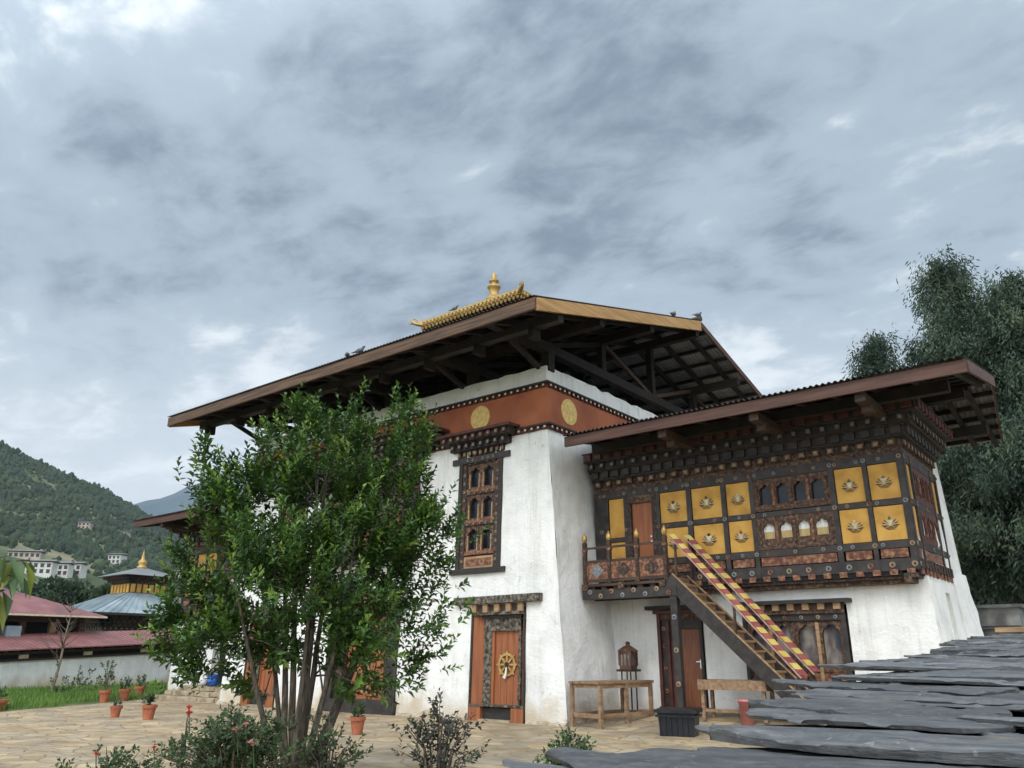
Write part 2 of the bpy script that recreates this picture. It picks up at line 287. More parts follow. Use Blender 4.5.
class MB:
    def __init__(s, T=None): s.v = []; s.f = []; s.k = []; s.T = T
    def add(s, vs, fs, m):
        b = len(s.v)
        s.v += [tuple(s.T(p)) if s.T else tuple(p) for p in vs]
        for f in fs: s.f.append([b+i for i in f]); s.k.append(m)
    def box(s, x0, x1, y0, y1, z0, z1, m):
        s.add([(x0,y0,z0),(x1,y0,z0),(x1,y1,z0),(x0,y1,z0),(x0,y0,z1),(x1,y0,z1),(x1,y1,z1),(x0,y1,z1)],
              [(0,3,2,1),(4,5,6,7),(0,1,5,4),(1,2,6,5),(2,3,7,6),(3,0,4,7)], m)
    def quadbox(s, base, top, m):       # two quads of four corners
        s.add(list(base)+list(top), [(0,3,2,1),(4,5,6,7),(0,1,5,4),(1,2,6,5),(2,3,7,6),(3,0,4,7)], m)
    def bar(s, p0, p1, w, h, m, up=(0,0,1)):
        p0, p1 = Vector(p0), Vector(p1); d = (p1-p0).normalized(); u = Vector(up); sd = d.cross(u)
        if sd.length < 1e-4: sd = Vector((1,0,0))
        sd.normalize(); u = sd.cross(d).normalized(); a = sd*w/2; b = u*h/2
        s.quadbox([p0-a-b, p0+a-b, p0+a+b, p0-a+b], [p1-a-b, p1+a-b, p1+a+b, p1-a+b], m)
    def tube(s, pts, rad, n, m, cap=True):
        pts = [Vector(p) for p in pts]; vs = []; fs = []; prev = None
        for i, p in enumerate(pts):
            d = (pts[min(i+1, len(pts)-1)]-pts[max(i-1, 0)]).normalized()
            a = d.cross(Vector((0,0,1))) if abs(d.z) < .98 else d.cross(Vector((1,0,0)))
            if prev is not None:
                a = prev-d*prev.dot(d)
            a.normalize(); prev = a; b = d.cross(a)
            for k in range(n):
                t = 2*math.pi*k/n; vs.append(p+(a*math.cos(t)+b*math.sin(t))*rad[i])
        for i in range(len(pts)-1):
            for k in range(n):
                fs.append((i*n+k, i*n+(k+1)%n, (i+1)*n+(k+1)%n, (i+1)*n+k))
        if cap: fs.append(tuple(range(n))[::-1]); fs.append(tuple((len(pts)-1)*n+k for k in range(n)))
        s.add(vs, fs, m)
    def lathe(s, c, prof, n, m, axis='z', ang=0):
        vs = []; fs = []
        for r, h in prof:
            for k in range(n):
                t = 2*math.pi*k/n+ang; x, y = r*math.cos(t), r*math.sin(t)
                p = (x, y, h) if axis == 'z' else (x, h, y) if axis == 'y' else (h, x, y)
                vs.append((c[0]+p[0], c[1]+p[1], c[2]+p[2]))
        for i in range(len(prof)-1):
            for k in range(n): fs.append((i*n+k, i*n+(k+1)%n, (i+1)*n+(k+1)%n, (i+1)*n+k))
        fs.append(tuple(range(n))[::-1]); fs.append(tuple((len(prof)-1)*n+k for k in range(n)))
        s.add(vs, fs, m)
    def prism(s, poly, ext, m):
        n = len(poly); e = Vector(ext); vs = [Vector(p) for p in poly]+[Vector(p)+e for p in poly]
        s.add(vs, [tuple(range(n))[::-1], tuple(range(n, 2*n))]+[(i, (i+1)%n, n+(i+1)%n, n+i) for i in range(n)], m)
    def mesh(s, name, off=(0,0,0)):
        ks = list(dict.fromkeys(s.k)); me = bpy.data.meshes.new(name)
        ox, oy, oz = off
        me.from_pydata([(x-ox, y-oy, z-oz) for x, y, z in s.v], [], s.f)
        me.polygons.foreach_set('material_index', [ks.index(k) for k in s.k]); me.update()
        return me, ks
    def build(s, name, parent=None, off=None, smooth=False, label=None, bevel=0):
        if not s.v: return None
        if off is None:
            off = (0,0,0)
            r = parent
            while r is not None and r.parent is not None: r = r.parent
            if r is not None and r.get('world_built'): off = r.location
        me, ks = s.mesh(name, off)
        o = link(name, me, ks, parent)
        if smooth: me.polygons.foreach_set('use_smooth', [True]*len(me.polygons))
        if label: o['label'] = label
        if bevel:
            b = o.modifiers.new('bevel', 'BEVEL'); b.width = bevel; b.segments = 2; b.limit_method = 'ANGLE'
        return o

def wthing(name, label, cat, loc, group=None):       # a thing whose parts are given in world coordinates
    o = thing(name, label, cat, loc, 0, group); o['world_built'] = 1; return o

def leafmesh(name, P, D, N, L, Wd, idx, mats, parent=None, fold=.25, curl=0):
    P, D, N = (np.asarray(a, float) for a in (P, D, N)); n = len(P)
    D = D/np.linalg.norm(D, axis=1)[:, None]; S = np.cross(D, N); ln = np.linalg.norm(S, axis=1)[:, None]; ln[ln < 1e-6] = 1; S = S/ln; N = np.cross(S, D)
    L = np.broadcast_to(np.asarray(L, float), (n,))[:, None]; Wd = np.broadcast_to(np.asarray(Wd, float), (n,))[:, None]
    V = np.empty((n, 4, 3)); V[:, 0] = P
    V[:, 1] = P+D*L*.45+S*Wd/2+N*Wd*fold; V[:, 2] = P+D*L-N*L*curl; V[:, 3] = P+D*L*.45-S*Wd/2+N*Wd*fold
    b = np.arange(n)*4; F = np.concatenate([np.stack([b, b+1, b+2], 1), np.stack([b, b+2, b+3], 1)])
    me = bpy.data.meshes.new(name); me.vertices.add(n*4); me.vertices.foreach_set('co', V.reshape(-1))
    nf = len(F); me.loops.add(nf*3); me.loops.foreach_set('vertex_index', F.reshape(-1).astype(np.int32))
    me.polygons.add(nf); me.polygons.foreach_set('loop_start', (np.arange(nf)*3).astype(np.int32)); me.polygons.foreach_set('loop_total', np.full(nf, 3, np.int32))
    idx = np.asarray(idx, np.int32); me.polygons.foreach_set('material_index', np.concatenate([idx, idx])); me.update(calc_edges=True); me.validate()
    return link(name, me, mats, parent)

def blobs(name, P, Sx, Sz, idx, mats, parent=None, rings=((.0, .55), (.25, 1.0), (.6, .78), (.85, .38)), n=6, jit=.22):
    P = np.asarray(P, float); m = len(P); k = len(rings); nv = k*n+1
    ang = np.arange(n)*2*np.pi/n; V = np.empty((m, nv, 3)); rot = RNG.random(m)*6.28
    Sx = np.broadcast_to(Sx, (m,)); Sz = np.broadcast_to(Sz, (m,))
    for i, (h, r) in enumerate(rings):
        for j in range(n):
            a = ang[j]+rot+i*.4; rr = r*Sx*(1+jit*RNG.standard_normal(m))
            V[:, i*n+j, 0] = P[:, 0]+np.cos(a)*rr; V[:, i*n+j, 1] = P[:, 1]+np.sin(a)*rr; V[:, i*n+j, 2] = P[:, 2]+Sz*(h+.06*RNG.standard_normal(m))
    V[:, -1] = P; V[:, -1, 2] += Sz
    f = []
    for i in range(k-1):
        for j in range(n): a, b_, c, d = i*n+j, i*n+(j+1)%n, (i+1)*n+(j+1)%n, (i+1)*n+j; f += [(a, b_, c), (a, c, d)]
    for j in range(n): f.append(((k-1)*n+j, (k-1)*n+(j+1)%n, nv-1))
    f = np.array(f); F = (f[None]+(np.arange(m)*nv)[:, None, None]).reshape(-1, 3)
    me = bpy.data.meshes.new(name); me.vertices.add(m*nv); me.vertices.foreach_set('co', V.reshape(-1)); nf = len(F)
    me.loops.add(nf*3); me.loops.foreach_set('vertex_index', F.reshape(-1).astype(np.int32)); me.polygons.add(nf)
    me.polygons.foreach_set('loop_start', (np.arange(nf)*3).astype(np.int32)); me.polygons.foreach_set('loop_total', np.full(nf, 3, np.int32))
    me.polygons.foreach_set('material_index', np.repeat(np.asarray(idx, np.int32), len(f))); me.update(calc_edges=True)
    return link(name, me, mats, parent)

def sstep(a, b, x):
    t = min(1, max(0, (x-a)/(b-a))); return t*t*(3-2*t)
def gz(x, y):                       # the yard: level, with a ramp up to the wing on the right
    return .28*sstep(-.2, 2.4, y)*sstep(-.5, .6, x) if y < 40 else .28*sstep(-.5, .6, x)

# ------------------------------------------------------------------ ground, hills
def build_ground():
    def axis(lo, hi, c0, c1):
        a = list(np.arange(c0, c1+.01, 1.5)); s = 3.0; x = c0
        while x > lo: x -= s; s *= 1.35; a.insert(0, x)
        s = 3.0; x = c1
        while x < hi: x += s; s *= 1.35; a.append(x)
        return a
    xs, ys = axis(-9000, 9000, -40, 30), axis(-9000, 9000, -30, 34)
    mb = MB(); vs = [(x, y, gz(x, y)*.4-.03) for y in ys for x in xs]; n = len(xs)
    fs = [(j*n+i, j*n+i+1, (j+1)*n+i+1, (j+1)*n+i) for j in range(len(ys)-1) for i in range(n-1)]
    mb.add(vs, fs, 'earth'); o = mb.build('ground', smooth=True); o['kind'] = 'structure'
    def edge(y):
        pts = [(-30, -3.0), (-12, -12.2), (-5.8, -15.1), (-1.9, -17.2), (.5, -18.6), (4, -20.5), (40, -24)]
        for (a, b), (c, d) in zip(pts, pts[1:]):
            if a <= y <= c: return b+(d-b)*(y-a)/(c-a)
    mb = MB(); rows = np.arange(-26, 30.1, .5); cols = 90; vs = []
    for y in rows:
        e = edge(y)+.18*noise.noise((y*1.3, 4, 2))
        for i in range(cols+1):
            x = e+(28-e)*i/cols; vs.append((x, y, gz(x, y)+.012+.008*noise.noise((x*.9, y*.9, 0))))
    fs = [(j*(cols+1)+i, j*(cols+1)+i+1, (j+1)*(cols+1)+i+1, (j+1)*(cols+1)+i) for j in range(len(rows)-1) for i in range(cols)]
    mb.add(vs, fs, 'paving'); o = mb.build('paved_courtyard', smooth=True); o['kind'] = 'structure'
    return edge
EDGE = build_ground()

RIDGE = [(-70, 285), (-50, 275), (-40, 248), (-33.6, 215), (-30.7, 198), (-27.7, 181), (-24.6, 154), (-22.3, 136), (-19, 112), (-15, 94), (-5, 85), (10, 75)]  # bearing from the heading, height at 1000 m
def hill_h(th, r):
    for (a, b), (c, d) in zip(RIDGE, RIDGE[1:]):
        if a <= th <= c: H = b+(d-b)*(th-a)/(c-a); break
    else: H = RIDGE[0][1] if th < RIDGE[0][0] else RIDGE[-1][1]
    if r <= 1000: s = max(0, (r-140)/860)**1.6
    else: s = max(0, 1-((r-1000)/900)**1.5)
    x, y = r*math.sin(R(th)), r*math.cos(R(th))
    nz = noise.fractal((x*.006, y*.006, 1.3), 1.0, 2.0, 5)
    return H*s*(1+.03*nz)+nz*4*min(1, max(0, (r-160)/200))-1
def hill_at(th, r):
    p = CAM+FW*r*math.cos(R(th))+RT*r*math.sin(R(th)); return Vector((p.x, p.y, hill_h(th, r)))
def build_hills():
    mb = MB(); ths = np.arange(-70, 10.1, .5); rs = [140*1.045**i for i in range(58)]; n = len(ths)
    vs = [hill_at(t, r) for r in rs for t in ths]
    mb.add(vs, [(j*n+i, j*n+i+1, (j+1)*n+i+1, (j+1)*n+i) for j in range(len(rs)-1) for i in range(n-1)], 'hill')
    o = mb.build('hillside', smooth=True); o['kind'] = 'structure'
    # far range
    mb = MB(); ths = np.arange(-60, 60.1, .8); n = len(ths); vs = []
    for r, s in ((2300, 0), (2750, .45), (3200, .85), (3600, 1), (4200, .5)):
        for t in ths:
            x = t*.09; H = 640+120*noise.fractal((x, 3.1, .2), 1, 2, 5)
            H *= (1.08 if t < -10 else .62)
            p = CAM+FW*r*math.cos(R(t))+RT*r*math.sin(R(t)); vs.append((p.x, p.y, H*s-2))
    mb.add(vs, [(j*n+i, j*n+i+1, (j+1)*n+i+1, (j+1)*n+i) for j in range(4) for i in range(n-1)], 'mountain')
    o = mb.build('mountains', smooth=True); o['kind'] = 'structure'
    # woods on the slope
    P, S, H, I = [], [], [], []
    rnd = random.Random(3)
    while len(P) < 24000:
        th = rnd.uniform(-44, -14); r = math.sqrt(rnd.uniform(300**2, 1080**2)); p = hill_at(th, r)
        d = noise.noise((p.x*.008, p.y*.008, 7))*.5+.5; dd = noise.noise((p.x*.025, p.y*.025, 3))*.5+.5
        cover = .04+.96*sstep(500, 680, r+360*(d-.5))
        if rnd.random() > cover*(.1+1.5*sstep(.25, .6, dd)): continue
        h = rnd.uniform(2, 4.5)*(1.7 if rnd.random() < .15 else 1)
        P.append((p.x, p.y, p.z-.6)); S.append(h*rnd.uniform(.3, .6)); H.append(h); I.append(0 if rnd.random() < .45+.6*(d-.5) else 1)
    o = blobs('forest', P, np.array(S), np.array(H), I, ['forest_green', 'forest_dark'])
    tag(o, 'dense conifer and scrub forest covering the green hillside', 'forest', kind='stuff')
build_hills()

# ------------------------------------------------------------------ building helpers (face coordinates: u along, d outwards, z up)
def wall_face(mb, Pf, u0, u1, z0, z1, openings, m, step=.35, jit=.018, seed=0, topjit=0, back='dark_room'):
    """Pf(u,z,d) -> point, d outwards. Openings (u0,u1,z0,z1,depth) leave a recess with plastered reveals."""
    def lines(a, b, marks):
        ms = sorted(set([a, b]+[q for q in marks if a < q < b])); out = []
        for p, q in zip(ms, ms[1:]):
            k = max(1, round((q-p)/step)); out += [p+(q-p)*i/k for i in range(k)]
        return out+[b]
    us = lines(u0, u1, [q for o in openings for q in o[:2]]); zs = lines(z0, z1, [q for o in openings for q in o[2:4]])
    n = len(us); vs = []
    for z in zs:
        for u in us:
            j = jit*noise.fractal((u*1.1+seed, z*1.1, seed*3.3), 1, 2, 3)
            zz = z+(topjit*noise.noise((u*2.3, seed, 9)) if z == zs[-1] else 0)
            vs.append(Pf(u, zz, j))
    fs = []
    for b in range(len(zs)-1):
        for a in range(n-1):
            uc, zc = (us[a]+us[a+1])/2, (zs[b]+zs[b+1])/2
            if any(o[0] < uc < o[1] and o[2] < zc < o[3] for o in openings): continue
            fs.append((b*n+a, b*n+a+1, (b+1)*n+a+1, (b+1)*n+a))
    mb.add(vs, fs, m)
    for (a, b, c, d, dep) in openings:
        q = lambda u, z, k: Pf(u, z, k)
        for (p, r) in (((a, c), (a, d)), ((b, d), (b, c)), ((a, d), (b, d)), ((b, c), (a, c))):
            mb.add([q(*p, .02), q(*r, .02), q(*r, -dep), q(*p, -dep)], [(0, 1, 2, 3)], m)
        mb.add([q(a, c, -dep), q(b, c, -dep), q(b, d, -dep), q(a, d, -dep)], [(0, 1, 2, 3)], back)

def trefoil(t):                      # t in -1..1 -> 0..1
    a = abs(t)
    if a < .42: return .60+.40*math.sqrt(max(0, 1-(a/.42)**2))*.95
    return .60*math.sqrt(max(0, 1-((a-.42)/.58)**2))
def arch_plate(mb, u0, u1, z0, z1, ops, d, th, m, rise=.34, n=18):
    ops = sorted(ops); cur = u0
    def q(pts, mm=m): mb.add(pts, [tuple(range(len(pts)))], mm)
    for (a, b, c, e) in ops:
        q([(cur, d, z0), (a, d, z0), (a, d, z1), (cur, d, z1)])
        q([(a, d, z0), (b, d, z0), (b, d, c), (a, d, c)])
        w = (b-a); rh = min(rise*1.25*w+.02, (e-c)*.6); top = lambda u: e-rh+rh*trefoil(2*(u-a)/w-1)
        for i in range(n):
            ua, ub = a+w*i/n, a+w*(i+1)/n
            q([(ua, d, top(ua)), (ub, d, top(ub)), (ub, d, z1), (ua, d, z1)])
            q([(ua, d, top(ua)), (ub, d, top(ub)), (ub, d-th, top(ub)), (ua, d-th, top(ua))])
        q([(a, d, c), (b, d, c), (b, d-th, c), (a, d-th, c)])
        q([(a, d, c), (a, d, top(a)), (a, d-th, top(a)), (a, d-th, c)]); q([(b, d, c), (b, d, top(b)), (b, d-th, top(b)), (b, d-th, c)])
        cur = b
    q([(cur, d, z0), (u1, d, z0), (u1, d, z1), (cur, d, z1)])
    for (a, b) in ((u0, u0), (u1, u1)): q([(a, d, z0), (a, d, z1), (a, d-th, z1), (a, d-th, z0)])
    q([(u0, d, z1), (u1, d, z1), (u1, d-th, z1), (u0, d-th, z1)]); q([(u0, d, z0), (u1, d, z0), (u1, d-th, z0), (u0, d-th, z0)])

ROS = ['pale_grey', 'inlay', 'carved_red', 'pale_grey', 'inlay']
def rosette(mb, u, d, z, r, k=0):
    mb.lathe((u, d, z), [(r, -.01), (r, .012), (r*.72, .018)], 10, ROS[k % len(ROS)], 'y')
    mb.lathe((u, d+.018, z), [(r*.42, 0), (r*.3, .012)], 8, 'navy' if k % 3 else 'maroon', 'y')
ROS_ME = {}
def rosette_part(parent, T, u, d, z, r, k):
    key = (k % 15, round(r, 3))
    if key not in ROS_ME: m = MB(); rosette(m, 0, 0, 0, r, k); ROS_ME[key] = m.mesh('rosette')
    me, ks = ROS_ME[key]; o = bpy.data.objects.new('rosette', me)
    if not len(me.materials):
        for q in ks: me.materials.append(MATS[q])
    COL.objects.link(o); o.parent = parent
    r0 = parent
    while r0.parent is not None: r0 = r0.parent
    p = Vector(T((u, d, z))); ax = Vector(T((u, d+1, z)))-p
    o.matrix_local = Matrix.Translation(p-r0.location) @ Vector((0, 1, 0)).rotation_difference(ax).to_matrix().to_4x4()
def dentils(mb, u0, u1, z0, z1, d0, d1, w, pitch, m, face=None, inset=.22, jz=0, off=0):
    n = max(1, int(round((u1-u0)/pitch)))
    for i in range(n):
        c = u0+(i+.5)*(u1-u0)/n
        mb.box(c-w/2, c+w/2, d0, d1, z0, z1, m)
        if face:
            h = z1-z0; mb.box(c-w*(.5-inset), c+w*(.5-inset), d1-.01, d1+.008, z0+h*inset, z1-h*inset, face)
def cornice(mb, u0, u1, z, d, rows, wrap=(0, 0)):
    """rows from below: (height, out, block width, pitch, block mat, inlay mat or None, backing mat)"""
    for i, (h, o, w, p, m, fm, bm) in enumerate(rows):
        a, b = u0-wrap[0]*(d+o-(.1 if wrap[0] < 1 or not wrap[1] else 0)), u1+wrap[1]*(d+o-(0 if wrap[0] else .06))
        mb.box(a, b, -.3, d+o-.07, z, z+h, bm)
        dentils(mb, a, b, z+h*.16, z+h*.86, d+o-.12, d+o, w, p, m, fm)
        mb.box(a, b, -.3, d+o+.015, z+h*.9, z+h, 'carved_dark' if i % 2 else 'navy')
        z += h
    return z

def lotus(mb, u, d, z, s, k):
    def petal(ang, L, w, m, off=0):
        cx, sx = math.cos(ang), math.sin(ang); n = 6; vs = []
        for i in range(n+1):
            t = i/n; hw = w*math.sin(math.pi*min(1, t*.92+.06))**.8; p = (u+cx*L*t, z+sx*L*t)
            vs += [(p[0]-sx*hw, d+off, p[1]+cx*hw), (p[0], d+off+.016*math.sin(math.pi*t)+.006, p[1]), (p[0]+sx*hw, d+off, p[1]-cx*hw)]
        fs = []
        for i in range(n): b = i*3; fs += [(b, b+1, b+4, b+3), (b+1, b+2, b+5, b+4)]
        mb.add(vs, fs, m)
    for a in (2, 25, 48, 132, 155, 178): petal(R(a), s*(.57 if a != 90 else .5), s*.036, 'dark_wood', .003)
    for a in (14, 36, 60, 120, 144, 166): petal(R(a), s*.50, s*.052, 'silver', .010)
    for a in (72, 90, 108): petal(R(a), s*.46, s*.085, 'silver', .016)
    for i in range(3): mb.box(u-s*(.42-.09*i), u+s*(.42-.09*i), d+.004, d+.010, z-s*(.09+.08*i), z-s*(.055+.08*i), 'dark_wood')
    for a in (200, 340): petal(R(a), s*.34, s*.035, 'silver', .008)
    m = ['silver', 'inlay', 'leaf_mid', 'silver', 'carved_red', 'navy'][k % 6]
    if k % 2: mb.lathe((u, d+.014, z+s*.46), [(s*.10, 0), (s*.10, .015), (s*.05, .03)], 12, m, 'y')
    else: mb.prism([(u-s*.10, d+.014, z+s*.38), (u+s*.10, d+.014, z+s*.38), (u+s*.06, d+.014, z+s*.54), (u, d+.014, z+s*.62), (u-s*.06, d+.014, z+s*.54)], (0, .02, 0), m)

def arch_window(parent, T, u0, u1, z0, z1, nx, ny, d, name='window', frame='carved', glass='glass', fw=.07, th=.09, curtain=None, sill=.0):
    mb = MB(T); ops = []; cw = (u1-u0-2*fw)/nx; ch = (z1-z0-2*fw)/ny
    for j in range(ny):
        row = []; zz0, zz1 = z0+fw+ch*j, z0+fw+ch*(j+1)
        for i in range(nx):
            a = u0+fw+cw*i; row.append((a+cw*.16, a+cw*.84, zz0+ch*(.14+sill), zz1-ch*.1))
        za = z0 if j == 0 else zz0; zb = z1 if j == ny-1 else zz1
        arch_plate(mb, u0, u1, za, zb, row, d, th, frame)
        if j: mb.box(u0+.01, u1-.01, d-.02, d+.02, zz0-.035, zz0+.035, 'carved_dark')
        for i in range(nx+1):
            c = u0+fw+cw*i; mb.box(c-.028, c+.028, d-.02, d+.025, zz0+.05, zz1-.05, 'carved_red' if i % 2 else 'carved')
    fr = mb.build(name, parent)
    g = MB(T); g.box(u0+.02, u1-.02, d-th-.012, d-th, z0+.02, z1-.02, glass); g.build('pane', fr)
    if curtain:
        zc = z0+(z1-z0)*.55; n = nx*10
        c = MB(T)
        for (a, b, m) in ((z0+.03, zc, 'curtain_gold'), (zc, z1-.03, 'curtain_white')):
            vs = []
            for i in range(n+1):
                u = u0+.03+(u1-u0-.06)*i/n; dd = d-th+.012+.012*math.sin(i*1.7)
                vs += [(u, dd, a), (u, dd, b)]
            c.add(vs, [(2*i, 2*i+2, 2*i+3, 2*i+1) for i in range(n)], m)
        c.build('curtain', fr)
    return fr

def corrugated(mb, x0, x1, Pf, m, pitch=.12, amp=.018, x0b=None, x1b=None):
    """sheet between v=0 and v=1: Pf(x, v) -> (y, z)"""
    n = int(abs(x1-x0)/pitch*6); x0b = x0 if x0b is None else x0b; x1b = x1 if x1b is None else x1b; vs = []
    for i in range(n+1):
        t = i/n
        for v in (0, .5, 1):
            x = (x0+(x1-x0)*t)*(1-v)+(x0b+(x1b-x0b)*t)*v; y, z = Pf(v); vs.append((x, y, z+amp*math.sin(i*math.pi/3)))
    fs = []
    for i in range(n):
        for k in (0, 1): a = i*3+k; fs.append((a, a+3, a+4, a+1))
    mb.add(vs, fs, m)
    lo = len(vs)
    vs2 = [(x, y, z-.012) for x, y, z in vs]; mb.add(vs2, [f[::-1] for f in fs], m)

# ------------------------------------------------------------------ the main temple
TW = -13.6                                       # left foot of the tower
def build_tower():
    t = wthing('temple', 'tall whitewashed temple block with orange band and wide dark flying roof', 'temple', (-6.8, 0, 0))
    H, bL, bR, D = 8.72, .036, .086, 12.4
    Lf = lambda u, z, d: (u, bL*z-d, z)          # front; u is x, ends follow the side batter
    def front(u, z, d):
        a, b = TW+.03*z, -bR*min(z, 7.6)
        k = max(0, 1+u/1.1); q = max(0, 1-(u-TW)/1.1)
        return (u+b*k+(a-TW)*q, bL*z-d, z)
    def right(u, z, d): return (-bR*min(z, 7.6)+d, bL*z+(D-2*bL*z)*u/D, z)
    def left(u, z, d): return (TW+.03*z-d, bL*z+(D-2*bL*z)*u/D, z)
    def rear(u, z, d):
        p = front(u, z, 0); return (p[0], D-bL*z+d, z)
    mb = MB()
    cen = (-8.4, -5.5, 0, 2.9, .35); dr = (-2.92, -1.2, 0, 2.6, .28); dl = (-12.4, -10.68, 0, 2.6, .28)
    w1 = (-3.55, -2.03, 3.6, 6.6, .22); w2 = (-11.57, -10.05, 3.6, 6.6, .22)
    wall_face(mb, front, TW, 0, -.1, H, [cen, dr, dl, w1, w2], 'whitewash', seed=1, topjit=.05, jit=.035)
    wall_face(mb, right, 0, D, -.1, H, [], 'whitewash', seed=2, topjit=.12, jit=.035)
    wall_face(mb, left, 0, D, -.1, H, [], 'whitewash', seed=3, topjit=.05)
    wall_face(mb, rear, TW, 0, -.1, H, [], 'whitewash', seed=4, topjit=.05)
    mb.add([front(TW, H-.05, -.2), front(0, H-.05, -.2), (right(D, H-.05, 0)), left(D, H-.05, 0)], [(0, 1, 2, 3)], 'whitewash')
    mb.build('wall', t, smooth=False)
    mb = MB()
    for Pf, a, b in ((front, TW, -12.5), (front, -10.55, -8.5), (front, -5.4, -2.98), (front, -1.12, 0), (right, -.05, 2.3)):
        n = int((b-a)/.13); vs = []; mb = MB()
        for i in range(n+1):
            u = a+(b-a)*i/n; w = .05+.09*max(0, noise.noise((u*2.1, a, 3))+.3)+.04*noise.noise((u*7, 1, 2)); h = .06+.2*max(0, noise.noise((u*1.6, 8, a))+.2)+.06*noise.noise((u*6, 3, 1))
            vs += [Pf(u, -.05, w), Pf(u, h*.55, w*.8), Pf(u, h, .045), Pf(u, h+.03, -.05)]
        mb.add(vs, [(i*4+k, i*4+4+k, i*4+5+k, i*4+1+k) for i in range(n) for k in range(3)], 'mud'); mb.build('mud_skirt', t)
    # orange band with dentil strips
    z0, z1 = 7.04, 8.1
    fy = lambda z: bL*z; rx = lambda z: -bR*min(z, 7.6); lx = lambda z: TW+.03*z
    mb = MB()
    for (za, zb, m, o) in ((z0, z1, 'orange_band', .035),):
        mb.quadbox([(lx(za)-o, fy(za)-o, za), (rx(za)+o, fy(za)-o, za), (rx(za)+o, D-fy(za)+o, za), (lx(za)-o, D-fy(za)+o, za)],
                   [(lx(zb)-o, fy(zb)-o, zb), (rx(zb)+o+.01, fy(zb)-o, zb), (rx(zb)+o+.01, D-fy(zb)+o, zb), (lx(zb)-o, D-fy(zb)+o, zb)], m)
    bd = mb.build('painted_band', t)
    for zz in (6.96, 8.1):
        mb = MB(); o = .06
        mb.box(lx(zz)-o, rx(zz)+o, fy(zz)-o, D-fy(zz)+o, zz, zz+.09, 'maroon')
        mb.box(lx(zz)-o-.07, rx(zz)+o+.07, fy(zz)-o-.07, D-fy(zz)+o+.07, zz+.1, zz+.15, 'black_wood')
        T = lambda p, zz=zz: (p[0], fy(zz)-o-p[1], p[2]); m2 = MB(T)
        dentils(m2, lx(zz)-o, rx(zz)+o+.02, zz+.01, zz+.095, 0, .05, .1, .21, 'maroon', 'cream', .22)
        mb.v += m2.v and []; b = len(mb.v); mb.v += m2.v; mb.f += [[b+i for i in f] for f in m2.f]; mb.k += m2.k
        T = lambda p, zz=zz: (rx(zz)+o+p[1], p[0], p[2]); m2 = MB(T)
        dentils(m2, fy(zz)-o, D, zz+.01, zz+.095, 0, .05, .1, .21, 'maroon', 'cream', .22)
        b = len(mb.v); mb.v += m2.v; mb.f += [[b+i for i in f] for f in m2.f]; mb.k += m2.k
        mb.build('dentil_strip', t)
    for (x, r) in ((-2.87, .34), (-10.73, .34)):
        mb = MB(lambda p: (p[0], fy(7.6)-.03-p[1], p[2])); mb.lathe((x, 0, 7.66), [(r, -.03), (r, .02), (r*.95, .03), (r*.5, .034), (.02, .03)], 40, 'disc_gold', 'y'); mb.build('sun_disc', t)
    mb = MB(lambda p: (rx(7.6)+.055+p[1], p[0], p[2])); mb.lathe((1.2, 0, 7.62), [(.36, -.03), (.36, .03), (.34, .04), (.02, .036)], 40, 'disc_gold', 'y'); mb.build('sun_disc', t)
    mb = MB(lambda p: (rx(7.6)+.03+p[1], p[0], p[2])); mb.lathe((8.5, 0, 7.62), [(.36, -.03), (.36, .03), (.34, .04), (.02, .036)], 40, 'disc_gold', 'y'); mb.build('sun_disc', t)
    # tall windows
    for cx in (-2.79, -10.81):
        T = lambda p: (p[0], .036*p[2]-p[1], p[2])
        fr = MB(T)
        for (a, b) in ((cx-.76, cx-.64), (cx+.64, cx+.76)): fr.box(a, b, -.2, .05, 3.6, 6.62, 'black_wood')
        fr.box(cx-.64, cx-.5, -.2, .02, 3.6, 6.55, 'carved_dark'); fr.box(cx+.5, cx+.64, -.2, .02, 3.6, 6.55, 'carved_dark')
        fr.box(cx-.92, cx+.92, -.1, .09, 3.47, 3.6, 'black_wood')
        fr.box(cx-.5, cx+.5, -.2, 0, 3.62, 3.92, 'tan_wood'); fr.box(cx-.42, cx+.42, -.01, .015, 3.68, 3.86, 'carved_red')
        fr.box(cx-1.0, cx+1.0, -.1, .07, 6.42, 6.58, 'navy')
        for i in range(12):
            for s in (-1, 1): rosette(fr, cx+s*.57, .02, 3.8+i*.23, .04, i+1)
        for i in range(6): rosette(fr, cx-.45+i*.18, .07, 6.5, .04, i)
        f = fr.build('tall_window', t)
        w = MB(T)
        for j in range(3):
            a = 3.96+j*.83
            arch_plate(w, cx-.5, cx+.5, a, a+.76, [(cx-.4, cx-.07, a+.14, a+.68), (cx+.07, cx+.4, a+.14, a+.68)], -.02, .09, 'carved')
            w.box(cx-.5, cx+.5, -.08, .02, a+.76, a+.83, 'carved_dark')
            for i in range(5): rosette(w, cx-.42+i*.21, .02, a+.795, .032, i)
            for s in (-.4, -.07, .07, .4): w.box(cx+s-.018, cx+s+.018, -.03, .005, a+.1, a+.5, 'tan_wood')
            w.box(cx-.5, cx+.5, -.03, .01, a, a+.1, 'carved_red')
        w.build('arched_lattice', f)
        g = MB(T); g.box(cx-.5, cx+.5, -.135, -.12, 3.9, 6.45, 'glass'); g.build('pane', f)
        c = MB(T); zt = cornice(c, cx-.78, cx+.78, 6.58, .02, [(.2, .06, .1, .2, 'carved', 'inlay', 'black_wood'), (.2, .22, .12, .26, 'carved_dark', 'pale_grey', 'black_wood'), (.17, .4, .12, .26, 'maroon', 'inlay', 'black_wood')], (1, 1))
        c.box(cx-1.3, cx+1.3, -.1, .5, zt, zt+.07, 'maroon'); c.build('window_cornice', f)
